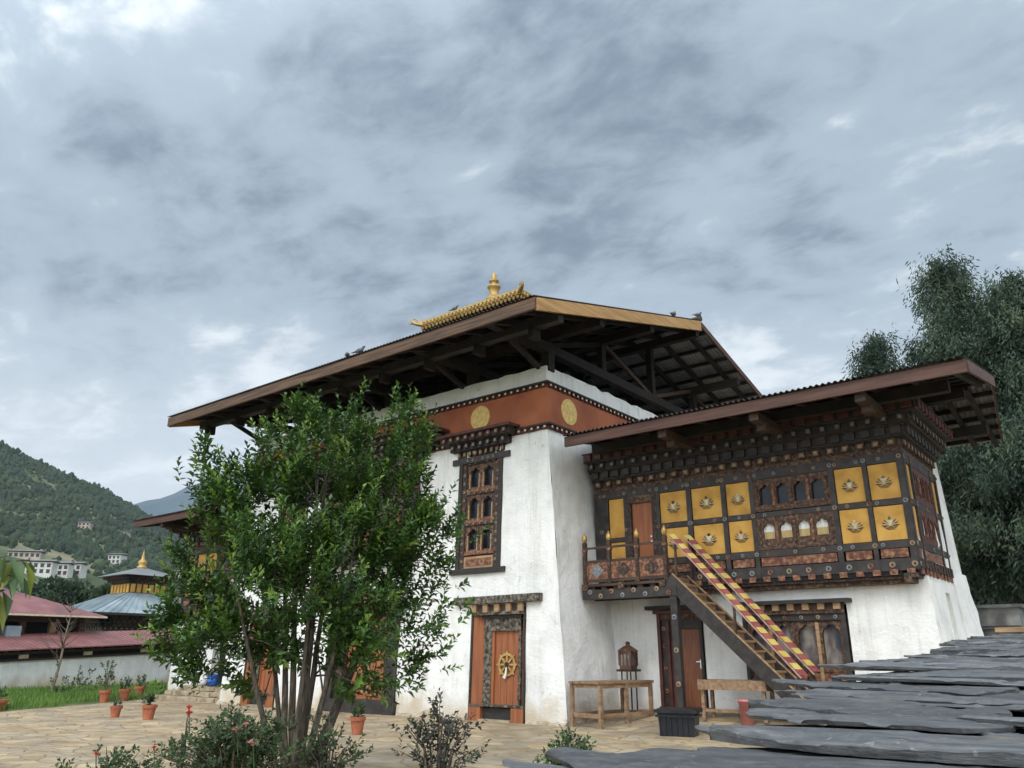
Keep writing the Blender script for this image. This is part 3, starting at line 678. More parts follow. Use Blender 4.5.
    # side doors
    def door(cx, hang):
        T = lambda p: (p[0], .036*p[2]-p[1], p[2])
        f = MB(T)
        f.box(cx-.86, cx-.80, -.2, .03, 0, 2.6, 'black_wood'); f.box(cx+.80, cx+.86, -.2, .03, 0, 2.6, 'black_wood')
        f.quadbox([(cx-.80, .0, .1), (cx-.54, -.2, .1), (cx-.54, -.27, .1), (cx-.80, -.27, .1)], [(cx-.80, .0, 2.5), (cx-.54, -.2, 2.5), (cx-.54, -.27, 2.5), (cx-.80, -.27, 2.5)], 'orange_door')
        f.quadbox([(cx+.80, .0, .1), (cx+.60, -.2, .1), (cx+.60, -.27, .1), (cx+.80, -.27, .1)], [(cx+.80, .0, 2.5), (cx+.60, -.2, 2.5), (cx+.60, -.27, 2.5), (cx+.80, -.27, 2.5)], 'orange_door')
        f.box(cx-.54, cx-.30, -.26, -.12, .2, 2.3, 'carved_grey'); f.box(cx+.54, cx+.62, -.26, -.12, .2, 2.3, 'carved_grey')
        f.box(cx-.54, cx+.62, -.26, -.11, 2.06, 2.36, 'carved_grey'); f.box(cx-.58, cx+.66, -.26, -.05, 2.36, 2.44, 'black_wood')
        f.box(cx-.30, cx-.22, -.26, -.14, .2, 2.06, 'orange_door')
        f.box(cx-.8, cx+.8, -.26, .04, 2.44, 2.52, 'carved_grey')
        dentils(f, cx-.92, cx+.92, 2.5, 2.7, -.2, .1, .15, .36, 'tan_wood')
        f.box(cx-.86, cx+.86, -.2, .03, 2.52, 2.69, 'dark_wood')
        fo = f.build('door_frame', t)
        l = MB(T); l.prism([(cx-1.38, -.1, 2.7), (cx+1.34, -.1, 2.72), (cx+1.34, -.1, 2.90), (cx-1.38, -.1, 2.88)], (0, .26, 0), 'carved_grey'); l.build('lintel', fo)
        s = MB(T); s.box(cx-.82, cx-.46, -.1, .05, 0, .34, 'orange_door'); s.box(cx+.48, cx+.84, -.1, .05, 0, .34, 'orange_door')
        s.box(cx-.46, cx+.48, -.2, -.05, 0, .3, 'black_wood'); s.box(cx-.83, cx+.85, -.2, .07, .34, .38, 'carved_grey'); s.box(cx-.46, cx+.48, -.1, .12, -.05, .06, 'step_stone')
        s.build('threshold', fo)
        d = MB(T); d.box(cx-.22, cx+.54, -.25, -.19, .3, 2.06, 'orange_door')
        for i in range(1, 4): d.box(cx-.22+i*.19-.004, cx-.22+i*.19+.004, -.2, -.186, .3, 2.06, 'maroon')
        dl_ = d.build('door', t)
        if hang:
            w = MB(T); c = (cx+.17, -.17, 1.28); r = .27; n = 40
            vs = []; fs = []
            for i in range(n):
                a = 2*math.pi*i/n
                for (q, dd) in ((r*.78, 0), (r*.78, .02), (r, .02), (r, 0)): vs.append((c[0]+q*math.cos(a), c[1]+dd, c[2]+q*math.sin(a)))
            for i in range(n):
                for k in range(4): fs.append((i*4+k, i*4+(k+1) % 4, ((i+1) % n)*4+(k+1) % 4, ((i+1) % n)*4+k))
            w.add(vs, fs, 'gold')
            for i in range(8):
                a = math.pi*i/4; ca, sa = math.cos(a), math.sin(a)
                w.bar((c[0]+ca*.06, c[1]+.01, c[2]+sa*.06), (c[0]+ca*r*.82, c[1]+.01, c[2]+sa*r*.82), .045, .02, 'gold', up=(0, 1, 0))
                w.prism([(c[0]+ca*r*.98-sa*.035, c[1], c[2]+sa*r*.98+ca*.035), (c[0]+ca*r*.98+sa*.035, c[1], c[2]+sa*r*.98-ca*.035), (c[0]+ca*r*1.22, c[1], c[2]+sa*r*1.22)], (0, .02, 0), 'gold')
            w.lathe(c, [(.075, 0), (.06, .035)], 12, 'iron', 'y'); w.build('golden_wheel', dl_)
            k = MB(T); k.tube([(cx+.18, -.13, 1.22), (cx+.17, -.12, 1.05), (cx+.13, -.12, .98)], [.018, .03, .045], 6, 'cloth_white'); k.box(cx+.15, cx+.2, -.17, -.13, 1.2, 1.3, 'iron'); k.build('padlock_cloth', dl_)
    door(-2.06, True); door(-11.54, False)
    # central doorway
    T = lambda p: (p[0], .036*p[2]-p[1], p[2]); cx = -6.95
    f = MB(T)
    for s in (-1, 1):
        f.box(cx+s*1.28-.17, cx+s*1.28+.17, -.34, .06, 0, 2.9, 'navy'); f.box(cx+s*.98-.12, cx+s*.98+.12, -.34, -.05, .2, 2.6, 'carved_dark')
    f.box(cx-1.45, cx+1.45, -.34, .03, 2.62, 2.9, 'carved'); dentils(f, cx-1.3, cx+1.3, 2.9, 3.1, -.1, .16, .18, .42, 'red_paint', 'cream', .12)
    f.box(cx-1.75, cx+1.75, -.1, .3, 3.1, 3.26, 'black_wood'); f.box(cx-1.5, cx+1.5, -.3, .1, 0, .35, 'navy')
    fo = f.build('door_frame', t)
    for s in (-1, 1):
        d = MB(T); d.box(cx+min(0, s*.85), cx+max(0, s*.85), -.3, -.24, .35, 2.6, 'orange_door'); d.box(cx+s*.1-.03, cx+s*.1+.03, -.25, -.2, .5, 2.5, 'tan_wood'); d.build('door', t)
    # projecting central window bay above the doorway
    bay = MB(T); bay.box(cx-1.9, cx+1.9, -.1, .45, 4.1, 7.0, 'carved_dark'); bay.box(cx-2.0, cx+2.0, -.1, .5, 4.0, 4.14, 'black_wood'); bay.box(cx-1.96, cx+1.96, -.1, .49, 5.5, 5.6, 'navy')
    bo = bay.build('projecting_window', t)
    for j in range(2):
        arch_window(bo, T, cx-1.7, cx+1.7, 4.3+j*1.3, 5.4+j*1.3, 5, 1, .5, 'arched_lattice')
    c = MB(T); zt = cornice(c, cx-1.9, cx+1.9, 6.95, .45, [(.16, .08, .13, .3, 'carved', 'inlay', 'black_wood'), (.16, .25, .14, .3, 'carved_dark', 'pale_grey', 'black_wood'), (.16, .42, .14, .3, 'maroon', 'inlay', 'black_wood')], (1, 1)); c.box(cx-2.95, cx+2.95, -.1, 1.0, zt, zt+.09, 'maroon'); c.build('window_cornice', bo)
    # ---------------- roof
    X0, X1, YE, YR, YB, ZE, ZR = -14.5, 1.1, -2.53, 6.2, 14.93, 9.17, 11.52
    sl = (ZR-ZE)/(YR-YE); zf = lambda y: ZE+sl*(y-YE) if y <= YR else ZR-sl*(y-YR)
    mb = MB()
    corrugated(mb, X0, X1, lambda v: (YE-.06+(YR-YE+.06)*v, zf(YE-.06+(YR-YE+.06)*v)+.02), 'sheet_rust')
    corrugated(mb, X0, X1, lambda v: (YR+(YB-YR+.06)*v, zf(YR+(YB-YR+.06)*v)+.02), 'sheet_metal')
    rf = mb.build('roof', t, smooth=True)
    mb = MB(); mb.tube([(X0, YR, ZR+.06), (X1+.05, YR, ZR+.06)], [.09, .09], 8, 'sheet_rust'); mb.build('ridge_cap', rf)
    mb = MB(); mb.box(X0, X1, YE-.02, YE+.05, ZE-.32, ZE-.03, 'fascia_front'); mb.build('eave_board', rf)
    mb = MB(); mb.prism([(X1-.03, YE+.05, ZE-.34), (X1-.03, YR-.02, ZR-.36), (X1-.03, YR-.02, ZR-.04), (X1-.03, YE+.05, ZE-.03)], (.07, 0, 0), 'fascia_gable'); mb.build('gable_board', rf); mb = MB()
    mb.prism([(X0-.03, YE+.05, ZE-.34), (X0-.03, YR-.02, ZR-.36), (X0-.03, YR-.02, ZR-.04), (X0-.03, YE+.05, ZE-.03)], (.07, 0, 0), 'fascia_gable'); mb.build('gable_board', rf)
    mb = MB(); mb.prism([(X1-.02, YR+.02, ZR-.22), (X1-.02, YB, ZE-.2), (X1-.02, YB, ZE-.02), (X1-.02, YR+.02, ZR-.04)], (.05, 0, 0), 'fascia_wing'); mb.build('gable_board', rf); mb = MB()
    mb.prism([(X0-.02, YR+.02, ZR-.22), (X0-.02, YB, ZE-.2), (X0-.02, YB, ZE-.02), (X0-.02, YR+.02, ZR-.04)], (.05, 0, 0), 'fascia_wing'); mb.build('gable_board', rf)
    # purlins along, rafters down the slope
    mb = MB()
    for i, y in enumerate(np.arange(YE+.7, YB-.2, .78)):
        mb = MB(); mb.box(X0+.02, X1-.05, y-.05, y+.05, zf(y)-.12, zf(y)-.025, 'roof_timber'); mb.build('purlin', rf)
    for x in np.arange(X1-.55, X0, -.95):
        for (a, b) in ((YE+.1, YR-.02), (YR+.02, YB-.1)):
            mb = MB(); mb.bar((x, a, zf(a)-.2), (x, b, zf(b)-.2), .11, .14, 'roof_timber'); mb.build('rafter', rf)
    for y in (-1.35, .5, 3.2, YR, 9.2, 11.9, 13.8):
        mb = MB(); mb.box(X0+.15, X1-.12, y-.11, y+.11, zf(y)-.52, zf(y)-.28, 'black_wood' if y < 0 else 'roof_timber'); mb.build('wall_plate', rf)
    for x in (-.75, -3.4, -6.8, -10.2, -12.9):
        zt = 9.18; mb = MB()
        mb.box(x-.12, x+.12, -2.2, 14.6, zt-.06, zt+.2, 'roof_timber')
        for y in (.5, 3.2, 6.2, 9.2, 11.9): mb.box(x-.1, x+.1, y-.1, y+.1, zt+.2 if True else 0, zf(y)-.5, 'roof_timber')
        for y in (.5, 11.9): mb.box(x-.13, x+.13, y-.13, y+.13, 8.6, zt-.06, 'roof_timber')
        for (a, b) in ((.6, 3.1), (6.1, 3.4), (6.3, 9.0), (11.8, 9.4)):
            mb.bar((x, a, zt+.2), (x, b, zf(b)-.5), .09, .12, 'dark_wood' if x > -1 and a > 5 else 'roof_timber')
        for y in (-.3, 12.7): mb.bar((x, y+(.4 if y < 0 else -.4), 8.62), (x, y-(.95 if y < 0 else -.95), zt-.1), .1, .12, 'roof_timber')
        mb.build('truss', rf)
    for x in np.arange(X1-.9, X0, -1.75): mb = MB(); mb.box(x-.07, x+.07, -1.52, -1.2, zf(-1.35)-.78, zf(-1.35)-.5, 'roof_timber'); mb.build('eave_bracket', rf)
    # ---------------- golden lantern roof on the ridge
    gx, gy, ex, ey, zg = -7.4, YR, 2.45, 1.5, 13.66
    mb = MB(); mb.box(gx-1.9, gx+1.9, gy-1.15, gy+1.15, ZR-.5, zg-.1, 'dark_wood')
    for x in np.arange(gx-1.7, gx+1.8, .42):
        for s in (-1, 1): mb.box(x-.14, x+.14, gy+s*1.15-.03, gy+s*1.15+.03, 12.2, 13.1, 'yellow')
    ln = mb.build('roof_lantern', t)
    mb = MB()
    c = [(gx-ex, gy-ey), (gx+ex, gy-ey), (gx+ex, gy+ey), (gx-ex, gy+ey)]
    mb.quadbox([(x, y, zg-.06) for x, y in c], [(x, y, zg) for x, y in c], 'dark_wood')
    mb.quadbox([(x, y, zg+.005) for x, y in c], [(x, y, zg+.16) for x, y in c], 'gold')
    mb.quadbox([(gx+(x-gx)*1.0, gy+(y-gy)*1.0, zg+.165) for x, y in c], [(gx-.6, gy-.1, zg+.98), (gx+.6, gy-.1, zg+.98), (gx+.6, gy+.1, zg+.98), (gx-.6, gy+.1, zg+.98)], 'gold')
    for (a, b) in zip(c, c[1:]+c[:1]):
        n = 26 if abs(a[0]-b[0]) > 1 else 18
        for i in range(n):
            q = (i+.5)/n; x, y = a[0]+(b[0]-a[0])*q, a[1]+(b[1]-a[1])*q
            mb.lathe((x, y, zg+.1), [(.06, -.08), (.085, -.02), (.06, .05), (.02, .08)], 6, 'gold')
            mb.lathe((x, y, zg-.02), [(.03, -.12), (.06, -.05), (.03, 0)], 5, 'gold')
        mb.bar((a[0], a[1], zg+.19), (b[0], b[1], zg+.19), .09, .07, 'gold')
    lr = mb.build('golden_roof', ln)
    for (x, y), (sx, sy) in zip(c, ((-1, -1), (1, -1), (1, 1), (-1, 1))):
        m = MB(); P = lambda a, z: (x+sx*a*.75, y+sy*a*.55, zg+z)
        m.tube([P(-.2, .12), P(.05, .12), P(.25, .16), P(.4, .24), P(.44, .34)], [.08, .09, .08, .05, .02], 7, 'gold')
        m.tube([P(.14, .2), P(.17, .28), P(.26, .35), P(.38, .36)], [.04, .03, .022, .008], 6, 'gold')
        m.tube([P(.02, .2), P(-.03, .34), P(.03, .46)], [.04, .028, .01], 6, 'gold')
        m.tube([P(.3, .18), P(.46, .15), P(.56, .2)], [.05, .03, .01], 6, 'gold'); m.build('corner_ornament', ln)
    m = MB(); m.lathe((gx, gy, zg+.95), [(.34, 0), (.34, .1), (.24, .14), (.16, .3), (.2, .44), (.22, .54), (.27, .58), (.27, .64), (.13, .7), (.12, .8), (.2, .85), (.2, .9), (.08, .96), (.11, 1.06), (.08, 1.16), (.03, 1.26), (.01, 1.36)], 20, 'gold'); m.build('finial', ln, smooth=True)
    return t
build_tower()

# ------------------------------------------------------------------ side wings
def build_wing(M, label, loc, full):
    """M maps right-wing coordinates to the world (the left wing is its mirror image)."""
    t = wthing('temple_wing', label, 'temple wing', loc)
    YW, ZB, XR, H = 2.3, .0, 7.35, 6.3
    front = lambda u, z, d: M((u-(.045*z)*max(0, 1-(XR-u)/1.2), YW-d+.01*z, z))
    right = lambda u, z, d: M((XR-.045*z+d, YW+.01*z+u*(1-.008*z), z))
    left = lambda u, z, d: M((-.05-d, YW+u, z))
    rear = lambda u, z, d: M((u-.045*z*max(0, u)/XR, YW+3.9-.02*z+d, z))
    mb = MB()
    ops = [(1.12, 2.3, .2, 2.56, .3), (3.32, 5.58, .8, 2.52, .22)] if full else [(1.6, 4.4, .2, 2.5, .3)]
    wall_face(mb, front, -.4, XR, -.1, 3.0, ops, 'whitewash_clean' if full else 'whitewash', seed=11, jit=.02)
    wall_face(mb, front, -.4, XR, 3.0, H, [], 'whitewash', seed=11, jit=.02)
    wall_face(mb, right, 0, 3.9, -.1, H, [(1.35, 1.75, 1.15, 2.75, .3)], 'whitewash', seed=12, jit=.05, back='whitewash')
    wall_face(mb, rear, -.4, XR, -.1, H, [], 'whitewash', seed=13); mb.build('wall', t)
    # rough buttress at the rear corner
    mb = MB(); n = 12; vs = []
    for i in range(n+1):
        z = -.1+3.4*i/n; w = .42*(1-i/n)**1.2+.02
        for (dx, dy) in ((w, .0), (w*.9, -.8), (0, -1.3), (-.2, 0), (-.2, .25), (w*.7, .2)):
            j = .07*noise.noise((z*2.3, dx*5+dy*3, 5)); x, y, _ = (XR-.045*z+dx+j, YW+3.9+dy+j, z); vs.append(M((x, y, z)))
    fs = [(i*6+k, i*6+(k+1) % 6, (i+1)*6+(k+1) % 6, (i+1)*6+k) for i in range(n) for k in range(6)]; mb.add(vs, fs, 'whitewash'); mb.build('buttress', t)
    # ------------- timber upper floor
    YB, XB, DS = 1.9, (7.2 if full else 6.45), 3.0
    TF = lambda p: M((p[0], YB-p[1], p[2])); TS = lambda p: M((XB+p[1], YB+p[0], p[2]))
    U0 = -.32
    rows_low = [(.10, -.1, .12, .24, 'carved_dark', None, 'carved'), (.13, .0, .15, .32, 'carved_red', None, 'black_wood')]
    mb = MB(TF); mb.box(U0, XB-.3, -.42, -.34, 3.0, 5.6, 'dark_room'); mb.box(U0, XB-.05, -.34, -.02, 3.0, 3.1, 'dark_room'); mb.box(U0, XB-.2, -.4, -.16, 2.86, 2.95, 'carved'); mb.box(U0, XB-.1, -.4, -.05, 2.95, 3.04, 'carved_dark')
    dentils(mb, U0, XB, 3.02, 3.13, -.1, .03, .15, .33, 'carved_red')
    # frame timbers
    mb.box(U0, XB, -.1, .0, 3.1, 3.34, 'navy'); mb.box(U0, XB, -.1, .0, 3.55, 3.7, 'navy'); mb.box(1.55, XB, -.1, .0, 4.42, 4.54, 'navy'); mb.box(U0, .6, -.1, .0, 4.2, 4.3, 'navy'); mb.box(U0, XB, -.1, .0, 5.3, 5.5, 'navy')
    mb.box(U0, XB, -.1, -.02, 5.5, 5.6, 'carved')
    posts = [(U0, .09), (.55, .63), (1.47, 1.56), (2.29, 2.41), (3.18, 3.29), (3.87, 3.97), (5.67, 5.78), (6.38, 6.47), (7.07, 7.2)] if full else [(U0, .3), (1.2, 1.32), (4.1, 4.22), (4.88, 4.98), (5.6, 5.7), (6.3, 6.45)]
    for (a, b) in posts: mb.box(a, b, -.09, .012, 3.12, 5.49, 'navy')
    fr = mb.build('timber_frame', t)
    k = 0
    if full:
        for (a, b) in posts:
            for z in (3.62, 4.48, 5.4): rosette_part(fr, TF, (a+b)/2, .012, z, .05, k); k += 1
        for (z, st) in ((3.22, .42), (3.625, .6), (4.48, .6), (5.4, .45)):
            u = U0+.3
            while u < XB-.05:
                if not (z == 4.48 and u < 1.5): rosette_part(fr, TF, u, .0, z, .042 if z > 3.3 else .06, k); k += 2
                u += st
    panels = []
    if full:
        for (a, b) in ((1.56, 2.29), (2.41, 3.18), (3.29, 3.87), (5.78, 6.38), (6.47, 7.07)): panels += [(a, b, 3.7, 4.42), (a, b, 4.54, 5.3)]
        small = [(.09, .55, 3.62, 4.2), (.09, .55, 4.3, 5.3)]
    else:
        for (a, b) in ((.3, 1.2), (4.22, 4.88), (4.98, 5.6), (5.7, 6.3)): panels += [(a, b, 3.7, 4.42), (a, b, 4.54, 5.3)]
        small = []
    for i, (a, b, c, d) in enumerate(panels+small):
        mb = MB(TF); mb.box(a+.012, b-.012, -.08, -.03, c+.012, d-.012, 'yellow'); po = mb.build('yellow_panel', t)
        if i < len(panels):
            mb = MB(TF); lotus(mb, (a+b)/2, -.03, (c+d)/2-.06, .36 if b-a > .65 else .32, i*5+i//2); mb.build('lotus_emblem', po)
    mb = MB(TF)
    for (a, b) in ((1.6, 2.25), (2.45, 3.14), (3.33, 3.83), (4.0, 5.64), (5.82, 6.34))+(((6.51, 7.03),) if full else ()): mb.box(a, b, -.08, -.015, 3.36, 3.54, 'carved_red')
    mb.build('carved_panel', t)
    if full:
        mb = MB(TF); mb.box(.63, .76, -.09, .02, 3.12, 5.3, 'carved_dark'); mb.box(1.34, 1.47, -.09, .02, 3.12, 5.3, 'carved_dark'); mb.box(.76, 1.34, -.09, .02, 5.12, 5.3, 'carved'); df = mb.build('door_frame', t)
        mb = MB(TF); mb.box(.76, 1.34, -.09, -.05, 3.14, 5.12, 'orange_door'); mb.box(1.26, 1.3, -.06, -.02, 4.12, 4.16, 'steel'); mb.box(1.26, 1.3, -.06, -.02, 4.25, 4.28, 'steel'); mb.build('door', df)
    a, b = (3.97, 5.67) if full else (1.32, 4.1)
    arch_window(t, TF, a, b, 4.56, 5.29, 4, 1, .0, 'arched_window', sill=0)
    arch_window(t, TF, a, b, 3.71, 4.43, 4, 1, .0, 'arched_window', curtain=True, sill=.14)
    # right-hand return of the upper floor
    mb = MB(TS); mb.box(.3, DS, -.4, -.34, 3.0, 5.6, 'dark_room'); mb.box(.02, DS, -.34, -.02, 3.0, 3.1, 'dark_room'); mb.box(-.1, DS-.1, -.3, -.16, 2.86, 2.95, 'carved'); mb.box(-.1, DS, -.3, -.05, 2.95, 3.04, 'carved_dark')
    dentils(mb, -.02, DS, 3.02, 3.13, -.1, .03, .15, .33, 'carved_red')
    mb.box(.004, DS, -.1, .003, 3.1, 3.34, 'navy'); mb.box(.004, DS, -.1, .003, 3.55, 3.7, 'navy'); mb.box(.004, DS, -.1, .003, 4.42, 4.54, 'navy'); mb.box(.004, DS, -.1, .003, 5.3, 5.5, 'navy'); mb.box(0.004, DS, -.1, -.02, 5.5, 5.6, 'carved')
    for (p, q) in ((.006, .14), (.56, .66), (2.34, 2.44), (2.9, DS)): mb.box(p, q, -.1, .014, 3.12, 5.49, 'navy')
    dentils(mb, 0, DS, 3.13, 3.32, -.1, .05, .12, .28, 'carved_dark')
    f2 = mb.build('timber_frame', t)
    for i, z in enumerate((3.22, 3.62, 4.48, 5.4)):
        for j, u in enumerate((.07, .61, 1.5, 2.39, 2.95)):
            if full: rosette_part(f2, TS, u, .014, z, .05, i+j)
    for (p, q) in ((.15, .55), (2.45, 2.89)):
        for (c, d) in ((3.71, 4.41), (4.55, 5.29)): mb = MB(TS); mb.box(p, q, -.08, -.03, c, d, 'yellow'); mb.build('yellow_panel', t)
    for (c, d) in ((3.71, 4.42), (4.55, 5.29)): arch_window(t, TS, .67, 2.33, c, d, 4, 1, .0, 'arched_window', frame='maroon')
    mb = MB(TS); mb.box(.2, 2.8, -.08, -.01, 3.36, 3.54, 'carved_red'); mb.build('carved_panel', t)
    # stepped cornice of bracket ends
    rows = [(.2, .06, .16, .31, 'carved', 'inlay', 'carved_dark'), (.23, .2, .2, .31, 'navy', None, 'black_wood'), (.2, .36, .13, .31, 'carved_dark', 'pale_grey', 'black_wood'), (.22, .54, .2, .31, 'maroon', None, 'black_wood')]
    mb = MB(TF); cornice(mb, U0, XB, 5.6, 0, rows, (0, 1)); mb.build('cornice', t)
    mb = MB(TS); cornice(mb, .0, DS, 5.603, .0, rows, (1, 0)); mb.build('cornice', t)
    # ------------- roof
    X0, X1, YE, YR, YK, ZE, ZR = .12, (8.9 if full else 7.25), -.05, 3.45, 6.95, 6.58, 7.2
    X0b = -.5; X1b = X1-.4
    T = lambda p: M(p); zf = lambda y: ZE+(ZR-ZE)*(y-YE)/(YR-YE) if y <= YR else ZR-(ZR-ZE)*(y-YR)/(YK-YR)
    ya = .65
    mb = MB(T); corrugated(mb, X0, X1, lambda v: (YE-.08+(YR-YE+.08)*v, zf(YE-.08+(YR-YE+.08)*v)+.02), 'sheet_rust', amp=.022, x0b=X0b, x1b=X1)
    corrugated(mb, X0b, X1, lambda v: (YR+(YK-YR+.06)*v, zf(YR+(YK-YR+.06)*v)+.02), 'sheet_metal', amp=.022, x0b=X0b, x1b=X1b); rf = mb.build('roof', t, smooth=True)
    mb = MB(T); mb.box(X0, X1, YE-.02, YE+.05, ZE-.27, ZE-.03, 'fascia_wing'); mb.build('eave_board', rf)
    mb = MB(T); mb.prism([(X1-.02, YE+.05, ZE-.26), (X1-.02, YR, ZR-.26), (X1-.02, YR, ZR-.03), (X1-.02, YE+.05, ZE-.03)], (.05, 0, 0), 'fascia_wing'); mb.build('gable_board', rf)
    mb = MB(T); mb.add([(X1, YR, ZR-.14), (X1b, YK, ZE-.14), (X1b, YK, ZE-.02), (X1, YR, ZR-.02), (X1-.04, YR, ZR-.14), (X1b-.04, YK, ZE-.14), (X1b-.04, YK, ZE-.02), (X1-.04, YR, ZR-.02)], [(0, 1, 2, 3), (7, 6, 5, 4), (0, 4, 5, 1), (3, 2, 6, 7)], 'fascia_wing'); mb.build('gable_board', rf)
    for y in np.arange(YE+.45, YK-.1, .62):
        xe = X1-.03 if y < YR else X1+(X1b-X1)*(y-YR)/(YK-YR)-.05
        mb = MB(T); mb.box(X0+.05, xe, y-.045, y+.045, zf(y)-.12, zf(y)-.02, 'roof_timber'); mb.build('purlin', rf)
    for x in np.arange(X1-.25, X0, -.75):
        for (p, q) in ((YE+.05, YR-.01), (YR+.01, YK-.1)): mb = MB(T); mb.bar((x if x < X1b-.1 or p < YR-1 else X1b-.15, p, zf(p)-.17), (x if x < X1b-.1 or p < YR-1 else X1b-.15, q, zf(q)-.17), .1, .11, 'roof_timber'); mb.build('rafter', rf)
    for x in np.arange(X1-1.9, X0+.6, -2.15):
        mb = MB(T); mb.box(x-.1, x+.1, YE+.12, 2.4, ZE-.42, ZE-.24, 'dark_wood')
        mb.box(x-.1, x+.1, YE+.5, YE+.75, ZE-.56, ZE-.42, 'dark_wood'); mb.build('outrigger', rf)
    for y in (1.1, 2.9, 5.4): mb = MB(T); mb.box(X0+.1, X1-.5, y-.1, y+.1, zf(y)-.45, zf(y)-.22, 'roof_timber'); mb.build('roof_beam', rf)
    mb = MB(T); mb.box(X0+.3, 7.1, 1.75, 1.95, 6.3, 6.62, 'roof_timber'); mb.build('roof_beam', rf)
    # ------------- ground floor door and window
    if full:
        D = lambda p: M((p[0]-.02, YW-p[1], p[2])); cx = 1.7
        f = MB(D); f.box(1.13, 1.21, -.28, .05, .26, 2.5, 'maroon'); f.box(2.22, 2.29, -.28, .05, .26, 2.5, 'black_wood'); f.box(1.21, 1.34, -.28, -.02, .3, 2.42, 'navy'); f.box(1.34, 1.42, -.28, .0, .3, 2.42, 'maroon'); f.box(1.42, 1.5, -.28, -.06, .3, 2.3, 'maroon')
        for z in (.7, 1.2, 1.7, 2.1): rosette(f, 1.275, -.02, z, .05, int(z*10))
        f.box(1.4, 2.24, -.28, -.05, 2.1, 2.3, 'navy'); f.box(1.2, 2.24, -.28, .02, 2.3, 2.44, 'carved'); f.box(1.06, 2.42, -.1, .1, 2.44, 2.52, 'maroon'); f.box(.9, 2.58, -.1, .2, 2.53, 2.62, 'black_wood'); f.box(1.1, 2.34, -.28, .08, .1, .36, 'black_wood')
        fo = f.build('door_frame', t)
        d = MB(D); d.box(1.5, 2.22, -.24, -.17, .36, 2.1, 'brown_door')
        for (z0, z1) in ((.5, 1.1), (1.25, 1.95)): d.box(1.6, 2.08, -.175, -.16, z0, z1, 'brown_door')
        do = d.build('door', fo); h = MB(D); h.box(2.1, 2.16, -.18, -.15, 1.2, 1.4, 'steel'); h.bar((2.13, -.13, 1.35), (2.02, -.12, 1.35), .02, .02, 'steel'); h.box(2.115, 2.145, -.17, -.11, 1.335, 1.365, 'steel'); h.build('handle', do)
        w = MB(D); w.box(3.3, 3.38, -.2, .04, .8, 2.5, 'navy'); w.box(5.46, 5.56, -.2, .04, .8, 2.5, 'navy'); w.box(3.36, 5.48, -.2, .02, 2.2, 2.34, 'navy'); w.box(3.3, 5.56, -.15, .08, 2.34, 2.42, 'carved'); dentils(w, 3.3, 5.6, 2.42, 2.55, -.1, .14, .14, .34, 'tan_wood'); w.box(3.3, 5.56, -.1, .06, 2.42, 2.55, 'dark_wood')
        w.box(3.15, 5.72, -.1, .22, 2.55, 2.63, 'black_wood')
        for i in range(6): rosette(w, 3.55+i*.36, .02, 2.27, .045, i)
        wo = w.build('ground_window', t)
        a = MB(D); ops = []; n = 4; cw = 2.06/n
        for i in range(n): u = 3.39+cw*i; ops.append((u+.08, u+cw-.06, 1.32, 2.12))
        arch_plate(a, 3.38, 5.46, 1.2, 2.2, ops, -.04, .1, 'carved')
        low = [(o[0]+.09, o[1]-.09, .92, 1.12) for o in ops]; arch_plate(a, 3.38, 5.46, .82, 1.2, low, -.04, .1, 'carved_red')
        for i in range(n+1): u = 3.39+cw*i; a.box(u-.035, u+.035, -.05, .0, .82, 2.16, 'tan_wood' if i % 2 else 'carved')
        a.box(3.38, 5.46, -.05, -.01, 1.16, 1.24, 'carved'); a.build('arched_lattice', wo)
        g = MB(D); g.box(3.39, 5.45, -.165, -.15, .82, 2.18, 'glass_reflect'); g.build('pane', wo)
    return t
build_wing(lambda p: p, 'white side wing right of the tall block, with yellow lotus panels and stairs', (3.6, 2.3, .28), True)
build_wing(lambda p: (-13.55-p[0], p[1], p[2]), 'side wing at the far left end, mostly hidden behind the leafy tree', (-17.2, 2.3, 0), False)

